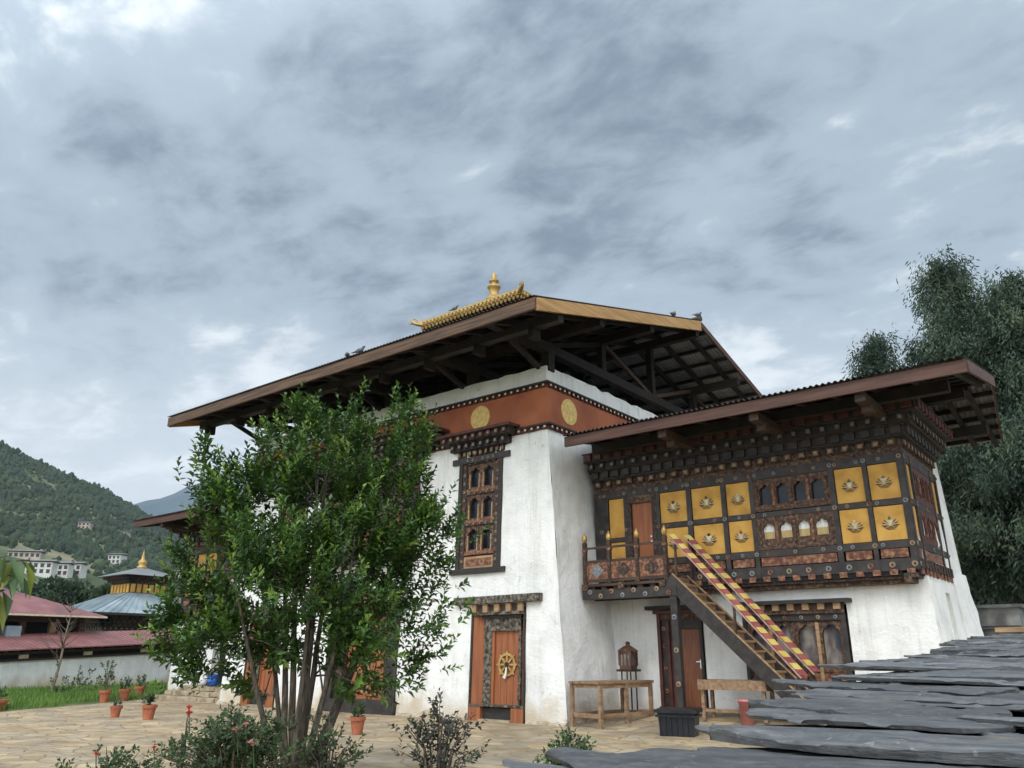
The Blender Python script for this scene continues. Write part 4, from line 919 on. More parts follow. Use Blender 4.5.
# ------------------------------------------------------------------ landing and staircase
def build_stairs():
    t = wthing('staircase', 'timber staircase with yellow and maroon striped handrails and a railed landing', 'staircase', (3.5, 1.5, .28))
    x0, x1, ya, yb, zf = -.18, 2.22, 1.02, 1.84, 3.12
    mb = MB(); mb.box(x0, x1, ya+.02, yb, zf-.06, zf, 'dark_wood')
    for i in range(7): mb.box(x0+.15+i*.33, x0+.29+i*.33, ya+.08, yb, zf-.2, zf-.06, 'dark_wood')
    mb.build('landing', t)
    mb = MB(); mb.box(x0, x1+.12, ya-.02, ya+.14, 2.76, 2.98, 'navy'); mb.box(x0, x1+.12, yb-.3, yb-.14, 2.76, 2.98, 'navy')
    T = lambda p: (p[0], ya-.02-p[1], p[2]); m2 = MB(T)
    for i in range(8): rosette(m2, x0+.22+i*.3, 0, 2.93-.1*(i % 2), .058, i)
    for u in (.0, 1.02, 2.1):
        m2.box(x0+u+.0, x0+u+.15, -.15, .03, 2.98, 3.12, 'carved')
    b = len(mb.v); mb.v += m2.v; mb.f += [[b+i for i in f] for f in m2.f]; mb.k += m2.k; mb.build('beam', t)
    mb = MB(); mb.quadbox([(x1-.07, ya-.0, gz(x1, ya)), (x1+.09, ya, gz(x1, ya)), (x1+.09, ya+.15, gz(x1, ya)), (x1-.07, ya+.15, gz(x1, ya))], [(x1-.07, ya, 2.757), (x1+.09, ya, 2.757), (x1+.09, ya+.15, 2.757), (x1-.07, ya+.15, 2.757)], 'navy')
    T = lambda p: (p[0], ya-p[1], p[2]); m2 = MB(T)
    for z in (.9, 1.6, 2.3): rosette(m2, x1+.01, 0, z, .06, int(z*10))
    b = len(mb.v); mb.v += m2.v; mb.f += [[b+i for i in f] for f in m2.f]; mb.k += m2.k
    mb.build('post', t)
    px = [x0+.06, x0+.76, x0+1.53, x0+2.26]
    for x in px:
        m = MB(); m.box(x-.045, x+.045, ya, ya+.09, zf, 4.12, 'dark_wood'); m.box(x-.055, x+.055, ya-.01, ya+.1, 3.9, 3.95, 'carved_red')
        m.box(x-.03, x+.03, ya-.012, ya, 3.2, 3.85, 'carved_dark'); p = m.build('railing_post', t)
        m = MB(); m.lathe((x, ya+.045, 4.12), [(.03, 0), (.055, .03), (.07, .09), (.055, .16), (.03, .19), (.015, .24)], 10, 'gold'); m.build('finial', p, smooth=True)
    mb = MB()
    for z, h in ((3.95, .05), (3.62, .06), (3.16, .07)): mb.box(px[0], px[-1], ya+.02, ya+.07, z, z+h, 'dark_wood')
    for a, b_ in zip(px, px[1:]):
        mb.box(a+.045, b_-.045, ya+.03, ya+.06, 3.23, 3.62, 'carved_red'); c = (a+b_)/2
        mb.prism([(c-.2, ya+.018, 3.425), (c, ya+.018, 3.26), (c+.2, ya+.018, 3.425), (c, ya+.018, 3.59)], (0, .015, 0), 'pale_grey' if a == px[0] else 'carved_dark')
    mb.box(x1+.1, x1+.14, yb-.08, yb, zf, 4.1, 'dark_wood'); mb.build('railing', t)
    # flight
    top, bot = Vector((x1+.05, 0, zf+.02)), Vector((5.12, 0, .3)); n = 14; d = (bot-top).normalized(); up = Vector((-d.z, 0, d.x)); up = up if up.z > 0 else -up
    for y in (ya+.02, yb-.06):
        m = MB(); a = top-d*.1-up*.1; b_ = bot-up*.02; m.bar((a.x, y, a.z), (b_.x, y, b_.z), .06, .3, 'navy', up=up); e = up*.155; m.bar((a.x+e.x, y, a.z+e.z), (b_.x+e.x, y, b_.z+e.z), .075, .02, 'tan_wood', up=up); m.build('stringer', t)
    for i in range(n):
        q = (i+.6)/n; p = top.lerp(bot, q); m = MB(); m.box(p.x-.13, p.x+.14, ya+.05, yb-.09, p.z-.05, p.z, 'tan_wood'); m.box(p.x-.125, p.x-.1, ya+.05, yb-.09, p.z-.001, p.z+.155, 'table_wood'); m.build('tread', t)
    for y, s in ((ya-.02, 0), (yb-.08, .06)):
        m = MB(); a = Vector((x1+.08, y, 4.12+s)); b_ = Vector((4.98, y, 1.12+s)); L = (b_-a).length; dd = (b_-a)/L; uu = Vector((-dd.z, 0, dd.x)); uu = uu if uu.z > 0 else -uu; n2 = 26; sh = .05
        for i in range(n2):
            qa, qb = L*i/n2, L*(i+1)/n2; mm = 'stripe_yellow' if i % 2 == 0 else 'stripe_red'
            lo = [a+dd*(q-sh)-uu*.052 for q in (qa, qb)]; hi = [a+dd*(q+sh)+uu*.052 for q in (qa, qb)]; w = Vector((0, .06, 0))
            m.quadbox([lo[0], lo[1], lo[1]+w, lo[0]+w], [hi[0], hi[1], hi[1]+w, hi[0]+w], mm)
        m.bar(a-uu*.08+Vector((0, .03, 0)), b_-uu*.08+Vector((0, .03, 0)), .062, .03, 'stripe_side', up=uu)
        m.build('handrail', t)
        for q in (.02, .5, .95):
            m = MB(); p = a.lerp(b_, q); g = top.lerp(bot, q); m.bar((p.x, y+.04, p.z-.09), (p.x-.02, y+.04, g.z-.05), .045, .045, 'dark_wood', up=(0, 1, 0)); m.build('baluster', t)
build_stairs()

# ------------------------------------------------------------------ furniture in the yard
BX, BY = 3.72, 1.05
def build_table():
    t = wthing('wooden_table', 'long rough wooden work table along the side wall of the tall white block', 'table', (.65, .65, 0))
    o = Vector((.10, -.05, 0)); s = Vector((.985, -.17, 0))*.93; l = Vector((.19, .98, 0))*1.72; z = .95
    mb = MB()
    for i in range(3):
        a, b = o+s*(i/3+.003)-l*.02, o+s*((i+1)/3-.003)-l*.02; mb.quadbox([Vector((*p.xy, z-.045)) for p in (a, b, b+l*1.05, a+l*1.05)], [Vector((*p.xy, z+.004*i)) for p in (a, b, b+l*1.05, a+l*1.05)], 'table_wood')
    mb.build('tabletop', t)
    for (u, v) in ((.05, .02), (.95, .02), (.05, .55), (.95, .5), (.05, .98), (.95, .98)):
        p = o+s*u+l*v; m = MB(); m.bar((p.x, p.y, gz(p.x, p.y)), (p.x, p.y, z-.045), .075, .075, 'table_wood', up=(.19, .98, 0)); m.build('leg', t)
    m = MB()
    for u in (.05, .95):
        for zz in (.26, .86): a, b = o+s*u+l*.02, o+s*u+l*.98; m.bar((a.x, a.y, zz), (b.x, b.y, zz), .035, .09, 'table_wood')
    for v in (.02, .98):
        for zz in (.26, .86): a, b = o+s*.05+l*v, o+s*.95+l*v; m.bar((a.x, a.y, zz), (b.x, b.y, zz), .035, .09, 'table_wood')
    m.build('stretcher', t)
    t = wthing('tray_table', 'low wooden table with raised rim under the staircase', 'table', (3.4, 1.6, .28))
    g = gz(3.4, 1.5); x0, x1, y0, y1, z = 2.66, 4.12, 1.12, 1.66, .90
    m = MB(); m.box(x0, x1, y0, y1, z-.05, z-.01, 'table_wood')
    for b in ((x0-.02, x1+.02, y0-.03, y0), (x0-.02, x1+.02, y1, y1+.03), (x0-.03, x0, y0, y1), (x1, x1+.03, y0, y1)): m.box(*b, z-.1, z+.1, 'table_wood')
    m.build('tray', t)
    for (x, y) in ((x0+.06, y0+.05), (x1-.06, y0+.05), (x0+.06, y1-.05), (x1-.06, y1-.05)): m = MB(); m.box(x-.035, x+.035, y-.035, y+.035, g, z-.1 if False else z-.05, 'table_wood'); m.build('leg', t)
    m = MB(); m.box(x0+.09, x1-.09, y0+.03, y0+.06, g+.16, g+.22, 'table_wood'); m.box(x0+.05, x0+.08, y0+.08, y1-.08, g+.16, g+.22, 'table_wood'); m.box(x1-.08, x1-.05, y0+.08, y1-.08, g+.16, g+.22, 'table_wood'); m.build('stretcher', t)
    m = MB(); m.prism([(x1-.32, y0+.05, z+.0), (x1-.02, y0+.05, z), (x1+.02, y0+.05, z+.16), (x1-.1, y0+.05, z+.22), (x1-.28, y0+.05, z+.13)], (0, .35, 0), 'black_plastic')
    o = m.build('black_bag'); tag(o, 'small black bag slumped on the right end of the low table under the stairs', 'bag')
    # butter-lamp lantern on legs
    t = wthing('lamp_house', 'iron butter lamp house on tall thin legs behind the long wooden table', 'lantern', (.58, 1.75, .2))
    cx, cy = .57, 1.75; g = gz(cx, cy); w = .15
    for sx in (-1, 1):
        for sy in (-1, 1): m = MB(); m.bar((cx+sx*w*.8, cy+sy*w*.8, g), (cx+sx*w*.8, cy+sy*w*.8, 1.14), .025, .025, 'iron', up=(0, 1, 0)); m.build('leg', t)
    m = MB(); m.box(cx-w-.06, cx+w+.06, cy-w-.06, cy+w+.06, 1.13, 1.18, 'iron'); m.box(cx-w, cx+w, cy-w, cy+w, 1.18, 1.26, 'copper')
    for sx in (-1, 1):
        for sy in (-1, 1): m.box(cx+sx*w-.02, cx+sx*w+.02, cy+sy*w-.02, cy+sy*w+.02, 1.26, 1.56, 'copper')
    for q in (-.05, .05):
        m.box(cx+q-.008, cx+q+.008, cy-w-.012, cy-w+.002, 1.26, 1.56, 'copper'); m.box(cx+w-.002, cx+w+.012, cy+q-.008, cy+q+.008, 1.26, 1.56, 'copper')
    m.box(cx-w-.015, cx+w+.015, cy-w-.015, cy+w+.015, 1.54, 1.58, 'copper'); m.build('case', t)
    m = MB(); m.box(cx-w+.02, cx+w-.02, cy-w+.02, cy+w-.02, 1.26, 1.54, 'glass_reflect'); m.build('pane', t)
    m = MB(); m.lathe((cx, cy, 1.58), [(.26, 0), (.25, .02), (.1, .12), (.05, .14), (.05, .18), (.07, .19), (.02, .23)], 4, 'copper', ang=math.pi/4); m.build('roof', t)
    # black crate
    t = wthing('plastic_crate', 'black ribbed plastic crate standing in front of the brown wing door', 'crate', (2.95, -.5, 0))
    m = MB(); a = Matrix.Rotation(R(14), 4, 'Z'); P = lambda x, y, z: tuple(Vector((2.95, -.45, 0))+(a @ Vector((x, y, z))))
    def rim(m, z0, z1, o0, o1, mm): m.quadbox([P(-.36-o0, -.25-o0, z0), P(.36+o0, -.25-o0, z0), P(.36+o0, .25+o0, z0), P(-.36-o0, .25+o0, z0)], [P(-.36-o1, -.25-o1, z1), P(.36+o1, -.25-o1, z1), P(.36+o1, .25+o1, z1), P(-.36-o1, .25+o1, z1)], mm)
    rim(m, .0, .44, -.04, .0, 'black_plastic')
    for i in range(7): x = -.32+i*.107; m.quadbox([P(x-.012, -.235, .02), P(x+.012, -.235, .02), P(x+.012, -.2, .02), P(x-.012, -.2, .02)], [P(x-.012, -.275, .42), P(x+.012, -.275, .42), P(x+.012, -.24, .42), P(x-.012, -.24, .42)], 'black_plastic')
    m.build('tub', t); m = MB(); rim(m, .36, .40, .035, .04, 'black_plastic'); rim(m, .44, .5, .05, .055, 'black_plastic'); rim(m, .5, .515, .0, .0, 'iron'); m.build('rim', t)
    # pink bucket
    t = wthing('plastic_bucket', 'pink plastic bucket on the ground below the low table', 'bucket', (BX, BY, gz(BX, BY)))
    m = MB(); c = (BX, BY, gz(BX, BY)); m.lathe(c, [(.12, 0), (.165, .46), (.185, .46), (.185, .5), (.17, .5), (.16, .45), (.12, .03)], 18, 'pink_plastic'); m.build('tub', t, smooth=True)
    m = MB(); m.tube([(c[0]+.18*math.cos(q), c[1]-.05-.02*math.sin(q), c[2]+.48-.16*math.sin(q)) for q in np.linspace(0, math.pi, 9)], [.008]*9, 6, 'steel'); m.build('handle', t)
    # steps before the left wing and the things on them
    t = wthing('stone_steps', 'rough stone steps leading up to the left wing beside the potted plants', 'steps', (-16.3, 1.2, 0))
    m = MB()
    for i in range(3):
        x0, x1, y0, y1 = -18.3+.12*i, -13.75, .25+.42*i, 2.32; z0, z1 = i*.15, (i+1)*.15
        n = 9
        for k in range(n):
            a, b = x0+(x1-x0)*k/n, x0+(x1-x0)*(k+1)/n; j = random.uniform(-.04, .04); m.box(a+.01, b-.01, y0+j, y1-.01*k-.003*i, z0-.02*(k % 2), z1-random.uniform(0, .02), 'step_stone')
    m.build('flagstones', t, bevel=.02)
    t = wthing('water_drum', 'bright blue plastic drum on the stone steps', 'drum', (-16.55, 1.55, .45))
    m = MB(); m.lathe((-16.55, 1.55, .45), [(.15, 0), (.2, .06), (.2, .15), (.21, .17), (.2, .19), (.19, .33), (.21, .35), (.21, .37), (.15, .38)], 18, 'blue_plastic'); m.build('barrel', t, smooth=True)
    m = MB(); m.lathe((-16.5, 1.5, .83), [(.06, 0), (.06, .03)], 10, 'blue_plastic'); m.build('cap', t)
    for (x, y, s, mm, lb) in ((-17.15, 1.5, .24, 'cloth_white', 'pale cloth bundle on the stone steps, right beside the blue drum'), (-17.5, 1.65, .17, 'petal_pink', 'small pink cloth bundle on the stone steps, left of the white bundle')):
        m = MB(); m.lathe((x, y, .45), [(s*.7, 0), (s, s*.3), (s*.9, s*.7), (s*.45, s), (s*.2, s*1.15), (s*.3, s*1.4)], 9, mm); o = m.build('cloth_bundle', smooth=True); tag(o, lb, 'bundle')
    m = MB(); m.box(-27.6, -24.6, 6.2, 6.9, -.05, .72, 'stone_mustard'); m.box(-27.7, -24.5, 6.1, 7, .72, .82, 'stone_mustard'); o = m.build('stone_block'); tag(o, 'mustard coloured stone block before the white courtyard wall', 'stone block')
build_table()

# ------------------------------------------------------------------ slate-topped wall beside the camera
def build_slates():
    t = wthing('slate_wall', 'stone boundary wall topped with rough overlapping grey slates', 'wall', (10.6, -10, 0))
    ip = lambda tab, y: float(np.interp(y, [q[0] for q in tab], [q[1] for q in tab]))
    zs = lambda y: ip(((-20, .92), (-14, 1.235), (-13, 1.30), (-12.3, 1.345), (-11, 1.42), (-7, 1.575), (-3, 1.735)), y)
    xe = lambda y: ip(((-20, 9.5), (-14.2, 9.44), (-13.7, 9.54), (-13.1, 9.68), (-12.3, 9.60), (-11.8, 9.46), (-11, 9.38), (-10.5, 9.38), (-9, 9.26), (-7, 9.09), (-3, 8.86)), y)
    mb = MB(); ys = np.arange(-19, -2.9, .5)
    for a, b in zip(ys, ys[1:]):
        mb.quadbox([(xe(a)+.22, a, -.1), (13, a, -.1), (13, b, -.1), (xe(b)+.22, b, -.1)], [(xe(a)+.22, a, zs(a)-.05), (13, a, zs(a)-.05), (13, b, zs(b)-.05), (xe(b)+.22, b, zs(b)-.05)], 'grey_stone')
    mb.build('masonry', t)
    rnd = random.Random(21)
    def slab(cx, cy, L, Wd, th, yaw, tilt, roll, zc, seed, tip):
        n, k = 56, 14; vs = []; mb = MB()
        rot = Matrix.Rotation(yaw, 4, 'Z') @ Matrix.Rotation(tilt, 4, 'X') @ Matrix.Rotation(roll, 4, 'Y')
        def outline(s, side):   # half width, ragged, running to a broken tip on the left
            e = min(1, (s+.01)/tip)**.75*min(1, (1.01-s)/.1)**.5
            return Wd/2*e*(.86+.2*noise.noise((s*2.6, seed, side)))+(.024*noise.fractal((s*8, seed*1.7, side*5), .9, 2, 5)-.004)*min(1, e*2)
        for lay in (0, 1):
            for i in range(n+1):
                s = i/n; x = (s-.5)*L; a, b = -outline(s, 1), outline(s, 2)
                if a > b: a = b = (a+b)/2
                for j in range(k+1):
                    q = j/k; y = a+(b-a)*q; x2 = x+.05*noise.noise((q*3, seed, s*2))*min(1, s*6)
                    f = noise.fractal((x*1.3+seed*2, y*2.4, 4), 1, 2, 4); g = noise.fractal((x*2.2+seed, y*3.5, 9), 1, 2, 4)
                    dz = .004*g-.007*sstep(.08, .10, f)-.007*sstep(.2, .22, f)-.005*sstep(.04, .06, g)-.004*sstep(.25, .27, g)
                    warp = .005*noise.noise((x*.9, seed, 2))+.002*noise.noise((x*3, y*2, seed))
                    z = (th*.5+dz if lay else -th*.5)+warp
                    if lay and j in (0, k): z -= th*(.25+.25*noise.noise((s*9, seed, j)))
                    if not lay and j in (0, k): y += (.008 if j == 0 else -.008)
                    vs.append(rot @ Vector((x2, y, z))+Vector((cx, cy, zc)))
        r = k+1; off = (n+1)*r; fs = []
        for i in range(n):
            for j in range(k):
                a = i*r+j; fs.append((a, a+r, a+r+1, a+1)); a += off; fs.append((a, a+1, a+r+1, a+r))
            for j in (0, k): a = i*r+j; fs.append((a, a+r, a+r+off, a+off))
        for i in (0, n):
            for j in range(k): a = i*r+j; fs.append((a, a+1, a+1+off, a+off))
        mb.add(vs, fs, 'slate'); mb.build('slate', t)
    y = -16.6; i = 0
    while y < -3.1:
        near = y < -11
        step = rnd.uniform(.17, .27) if near else rnd.uniform(.2, .3)
        sl = (zs(y+.3)-zs(y-.3))/.6; tilt = math.atan(sl)-rnd.uniform(.0, .07)
        Wd = step*rnd.uniform(2.0, 2.7); x = xe(y)+rnd.uniform(-.10, .18); xm = 12.0 if y < -13 else 11.2 if y < -9 else 10.4
        while x < xm:
            L = rnd.uniform(.7, 1.5)
            slab(x+L/2, y+rnd.uniform(-.05, .05), L, Wd*rnd.uniform(.8, 1.15), rnd.choice((.012, .016, .022, .03, .04)), rnd.uniform(-.22, .0), tilt+rnd.uniform(-.02, .02), rnd.uniform(-.02, .02), zs(y)+rnd.uniform(-.012, .016), i*7.3+x, rnd.uniform(.12, .45))
            x += L*rnd.uniform(.78, .95); i += 1
        y += step
    m = MB(); m.bar((9.05, -3.0, zs(-3)+.075), (11.6, -3.25, zs(-3)+.085), .40, .06, 'tan_wood'); o = m.build('wooden_plank'); tag(o, 'pale wooden plank lying across the far end of the slates', 'plank')
    # stone wall behind
    t = wthing('stone_wall', 'grey dry stone boundary wall under the cypress trees at right', 'wall', (14, 8, 0))
    m = MB(); rnd = random.Random(4)
    for row in range(7):
        x = 7.0+rnd.uniform(0, .3)
        while x < 26: L = rnd.uniform(.4, .95); m.box(x, x+L-.02, 8+rnd.uniform(-.05, .05), 8.6, row*.3, row*.3+.285, 'grey_stone'); x += L
    m.box(6.9, 26, 8.05, 8.55, 0, 2.08, 'dark_room'); m.build('masonry', t)
    m = MB(); m.box(6.85, 26, 7.85, 8.75, 2.1, 2.18, 'slate'); m.box(6.8, 8.0, 7.75, 8.85, 2.18, 2.6, 'grey_stone'); m.box(6.7, 8.1, 7.65, 8.95, 2.6, 2.68, 'slate'); m.build('coping', t)
build_slates()

# ------------------------------------------------------------------ vegetation
def rvec(n): v = RNG.standard_normal((n, 3)); return v/np.linalg.norm(v, axis=1)[:, None]
def at(x, y, d):                      # a point d metres ahead in the direction of a picture point, used only to lay out crowns
    f = 795.; r = FW*(f*math.cos(PITCH)+(y-384)*math.sin(PITCH))+RT*(x-512)+Vector((0, 0, 1))*(f*math.sin(PITCH)-(y-384)*math.cos(PITCH))
    return CAM+r*(d/r.dot(FW))

def shoots(centers, dirs, nleaf, length, LL, LW, spread, tip_mat=None):
    """leaves set round short twigs"""
    P, D, N, L, I = [], [], [], [], []
    for c, d, tone in zip(centers, dirs, RNG.random(len(centers))):
        d = Vector(d).normalized(); a = d.orthogonal().normalized(); b = d.cross(a); ln = length*random.uniform(.6, 1.3); ph = random.uniform(0, 6.28)
        bright = random.random()
        for i in range(nleaf):
            t = (i+.5)/nleaf; ang = ph+i*2.4; o = a*math.cos(ang)+b*math.sin(ang)
            P.append(Vector(c)+d*ln*(t-.3)); dd = (o*spread*(1.15-.6*t)+d*(.55+.6*t)+Vector((0, 0, -.12))).normalized(); D.append(dd)
            N.append((d*.8-o*.35+Vector((0, 0, .5))+Vector(rvec(1)[0])*.35)); L.append(LL*random.uniform(.5, 1.3)*(1-.25*t))
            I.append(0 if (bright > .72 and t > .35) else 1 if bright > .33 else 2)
    L = np.array(L); return P, D, N, L, L*LW/LL, I

def main_tree():
    base = Vector((1.34, -8.38, 0)); D0 = 10.5
    t = thing('leafy_tree', 'multi-stemmed leafy green tree in the left foreground before the white temple', 'tree', tuple(base))
    lobes = [(330, 468, 62, 58), (300, 525, 92, 66), (385, 525, 50, 58), (418, 548, 30, 34), (385, 632, 50, 52), (238, 558, 26, 46), (200, 630, 40, 46), (178, 572, 12, 22), (290, 602, 78, 56), (345, 580, 70, 58), (216, 500, 20, 36), (262, 500, 34, 44), (393, 462, 34, 32), (345, 675, 34, 22), (228, 650, 40, 40)]
    spikes = [(305, 408, 10, 18), (332, 420, 16, 16), (213, 462, 9, 22), (403, 426, 12, 16), (176, 602, 10, 20), (445, 528, 14, 18), (360, 424, 18, 14), (270, 442, 14, 20), (240, 485, 10, 22), (436, 600, 14, 24), (188, 648, 12, 20)]
    cen, dr = [], []
    core = at(300, 620, D0)
    rnd = random.Random(5)
    for px, py, rx, ry in lobes+spikes:
        c = at(px, py, D0); sx, sz = rx/80, ry/76; ncl = max(2, int(rx*ry/126))
        for _ in range(ncl):                      # leafy clumps, each with its own lean and density
            v = Vector(rvec(1)[0])*rnd.uniform(.3, 1)**.4
            q = c+RT*v.x*sx+FW*v.y*max(sx, .25)*1.1+Vector((0, 0, 1))*v.z*sz; out = (q-core).normalized(); sg = rnd.uniform(.08, .15)
            for _ in range(rnd.randint(6, 13)):
                cen.append(q+Vector((rnd.gauss(0, sg), rnd.gauss(0, sg), rnd.gauss(0, sg*.9))))
                dr.append(out*.65+Vector((0, 0, .65))+Vector(rvec(1)[0])*.55)
    P, D, N, L, Wd, I = shoots(cen, dr, 13, .32, .115, .054, 1.0)
    P = [p-base for p in P]
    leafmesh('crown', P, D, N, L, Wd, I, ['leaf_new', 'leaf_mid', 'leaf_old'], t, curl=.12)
    # stems
    mb = MB(); targets = [(232, 560), (262, 520), (245, 640), (283, 500), (300, 440), (318, 470), (335, 520), (352, 560), (372, 600), (330, 420), (395, 560)]
    foot = at(292, 772, D0); foot.z = 0
    for i, (x, y) in enumerate(targets):
        e = at(x, y, D0+rnd.uniform(-.7, .7)); f0 = foot+RT*(x-305)*.0022+FW*rnd.uniform(-.12, .12); m1 = f0.lerp(e, .2)+Vector((0, 0, .16)); m2 = f0.lerp(e, .55)+RT*rnd.uniform(-.08, .08)+Vector((0, 0, .12))+RT*(x-300)*.0016
        w = rnd.uniform(.024, .046); pts = []
        for q in np.linspace(0, 1, 10):
            p = f0*(1-q)**3+m1*3*q*(1-q)**2+m2*3*q*q*(1-q)+e*q**3; pts.append(p-base+Vector((.018*noise.noise((q*6, i, 0)), .018*noise.noise((q*6, i, 5)), 0)))
        mb.tube(pts, [w*(1.25-q*1.0)+.006 for q in np.linspace(0, 1, 10)], 8, 'bark')
        for _ in range(7):
            q = rnd.randint(4, 9); s = pts[q]; c = min(rnd.sample(cen, 25), key=lambda c_: (c_-base-s).length)-base
            mb.tube([s, s.lerp(c, .5)+Vector((0, 0, .06)), c], [w*.4, w*.25, .005], 5, 'bark')
    low = [(345, 690), (410, 640), (215, 655)]
    mb.build('trunk', t, off=(0, 0, 0), smooth=True)
main_tree()

def bush(name, label, cat, px, py_top, d, wpx, h_frac, nst, leaf, LL, LW, nleaf, mats, flowers=(), stemmat='bark', dens=1, seed=1, rows=None):
    rnd = random.Random(seed); top = at(px, py_top, d); base = Vector((top.x, top.y, 0)); H = top.z; s = d/840
    t = thing(name, label, cat, tuple(base)); mb = MB(); cen, dr = [], []
    for i in range(nst):
        a = rnd.uniform(-1, 1); b = rnd.uniform(-.5, .5); hh = H*(1-.45*abs(a)**1.5)*rnd.uniform(.72, 1.0)
        if i == 0: a, b, hh = 0, 0, H*.98
        tip = RT*a*wpx*s+FW*b*wpx*s+Vector((0, 0, hh)); f0 = RT*a*.08+FW*b*.08; mid = f0.lerp(tip, .55)+Vector((0, 0, .1*H))-RT*a*.1
        pts = [f0, mid, tip]; mb.tube([f0, f0.lerp(mid, .5), mid, mid.lerp(tip, .5), tip], [.014, .012, .009, .006, .003], 5, stemmat)
        for _ in range(int(rows or 7*dens)):
            q = rnd.uniform(.25, 1); p = f0.lerp(mid, q*2) if q < .5 else mid.lerp(tip, q*2-1)
            o = Vector(rvec(1)[0]); p = p+Vector((o.x, o.y, o.z*.5))*rnd.uniform(.02, .14); cen.append(p); dr.append(Vector((o.x, o.y, abs(o.z)+.3)))
    P, D, N, L, Wd, I = shoots(cen, dr, nleaf, leaf, LL, LW, 1.0)
    leafmesh('foliage', P, D, N, L, Wd, I, mats, t, curl=.1); mb.build('stems', t, off=(0, 0, 0))
    for (fx, fy, r, m) in flowers:
        p = at(fx, fy, d-.35)-base; f = MB()
        for ring, (rr, n, zz) in enumerate(((1, 6, 0), (.75, 5, .25), (.45, 4, .45))):
            for i in range(n):
                a = i*2*math.pi/n+ring*.5; ca, sa = math.cos(a), math.sin(a); q = r*rr
                f.add([p+Vector((0, 0, zz*r*.3)), p+Vector((ca*q-sa*q*.5, sa*q+ca*q*.5, r*(.3+zz))), p+Vector((ca*q*1.2, sa*q*1.2, r*(.55+zz))), p+Vector((ca*q+sa*q*.5, sa*q-ca*q*.5, r*(.3+zz)))], [(0, 1, 2, 3)], m)
        f.lathe(tuple(p), [(r*.2, -.02), (r*.5, r*.35), (r*.3, r*.8)], 8, m); f.tube([p+Vector((0, 0, .01)), p+Vector((.02, .03, -.25))], [.006, .005], 5, 'rose_leaf'); f.build('flower', t, off=(0, 0, 0))
    return t
RL = ['rose_leaf', 'rose_leaf', 'rose_leaf_dark']
bush('rose_bush', 'wide rose bush with pink blooms at the foot of the leafy tree', 'bush', 240, 706, 9.3, 78, 1, 54, .17, .066, .04, 9, RL, ((237, 731, .05, 'petal_pink'), (253, 744, .055, 'petal_pink'), (246, 725, .03, 'petal_pink')), dens=1.5, seed=3)
bush('rose_bush', 'sparse rose bush with a red bud in the lower left corner', 'bush', 115, 745, 9.0, 62, 1, 26, .15, .062, .038, 8, ['rose_leaf', 'rose_leaf', 'rose_leaf_dark'], ((154, 748, .025, 'petal_red'), (96, 754, .025, 'petal_red')), dens=.8, seed=4)
bush('shrub', 'dark purplish-leaved shrub in front of the temple wall, left of the wheel door', 'shrub', 440, 698, 9.6, 46, 1, 18, .15, .07, .04, 7, ['rose_leaf_dark', 'purple_leaf', 'purple_leaf'], dens=1.25, seed=5)
bush('shrub', 'low green shrub beside the near end of the slates', 'shrub', 568, 730, 8.5, 40, 1, 26, .13, .06, .036, 8, ['leaf_mid', 'rose_leaf', 'rose_leaf_dark'], dens=1.7, seed=6)
bush('shrub', 'sparse twiggy shrub right of the leafy tree trunk', 'shrub', 330, 712, 9.6, 34, 1, 16, .14, .06, .036, 7, ['rose_leaf', 'rose_leaf_dark', 'purple_leaf'], dens=1.2, seed=7)
bush('salvia', 'slim plant with a single red flower spike by the rose bush', 'flower', 189, 706, 9.6, 6, 1, 4, .1, .04, .02, 6, RL, ((189, 708, .035, 'petal_red'), (189, 714, .04, 'petal_red')), dens=.5, seed=8)

def pots():
    spots = [(-9.15, -4.73, .17, .33, 'largest terracotta pot, with low leaves, at the front right of the pot group', 40, .12, .2),
             (-10.43, -4.91, .14, .27, 'nearly bare terracotta pot at the front left of the pot group', 5, .05, .1),
             (-17.3, -1.9, .18, .38, 'terracotta pot holding the tallest leafy seedling by the grass', 60, .85, .28),
             (-17.75, -1.0, .18, .38, 'terracotta pot with a low bush, right behind the tall seedling', 40, .3, .25),
             (-19.3, .35, .18, .4, 'farthest terracotta pot, beside the stone steps', 40, .3, .22),
             (-2.22, -4.12, .15, .32, 'lone terracotta pot before the central temple doorway', 25, .16, .15),
             (-15.3, -5.9, .3, .3, 'terracotta pot at the left edge of the paving', 40, .3, .3)]
    for x, y, r, h, lb, nl, ph, pr in spots:
        t = thing('flower_pot', lb, 'flower pot', (x, y, .015), 0, 'terracotta flower pots')
        m = MB(); m.lathe((0, 0, 0), [(r*.68, 0), (r*.92, h*.78), (r*1.06, h*.78), (r*1.08, h), (r*.92, h), (r*.88, h*.82)], 18, 'terracotta'); m.build('pot', t, off=(0, 0, 0))
        m = MB(); m.lathe((0, 0, h*.8), [(r*.9, 0), (r*.85, .02)], 14, 'soil'); m.build('soil', t, off=(0, 0, 0))
        cen = []; dr = []; m = MB()
        for _ in range(max(4, nl//3)):
            a, q = random.uniform(0, 6.28), random.random(); z = h+ph*q; rr = pr*random.uniform(.2, 1)*(1-.4*q); p = Vector((math.cos(a)*rr, math.sin(a)*rr, z)); cen.append(p); dr.append(Vector((p.x, p.y, .25))); m.tube([(0, 0, h*.8), (p.x*.3, p.y*.3, h+(z-h)*.7), p], [.01, .007, .003], 5, 'bark')
        P, D, N, L, Wd, I = shoots(cen, dr, 9, .15, .11, .065, 1.0)
        pl = m.build('plant', t, off=(0, 0, 0)); leafmesh('leaves', P, D, N, L, Wd, I, ['leaf_mid', 'rose_leaf', 'rose_leaf_dark'], pl)
pots()

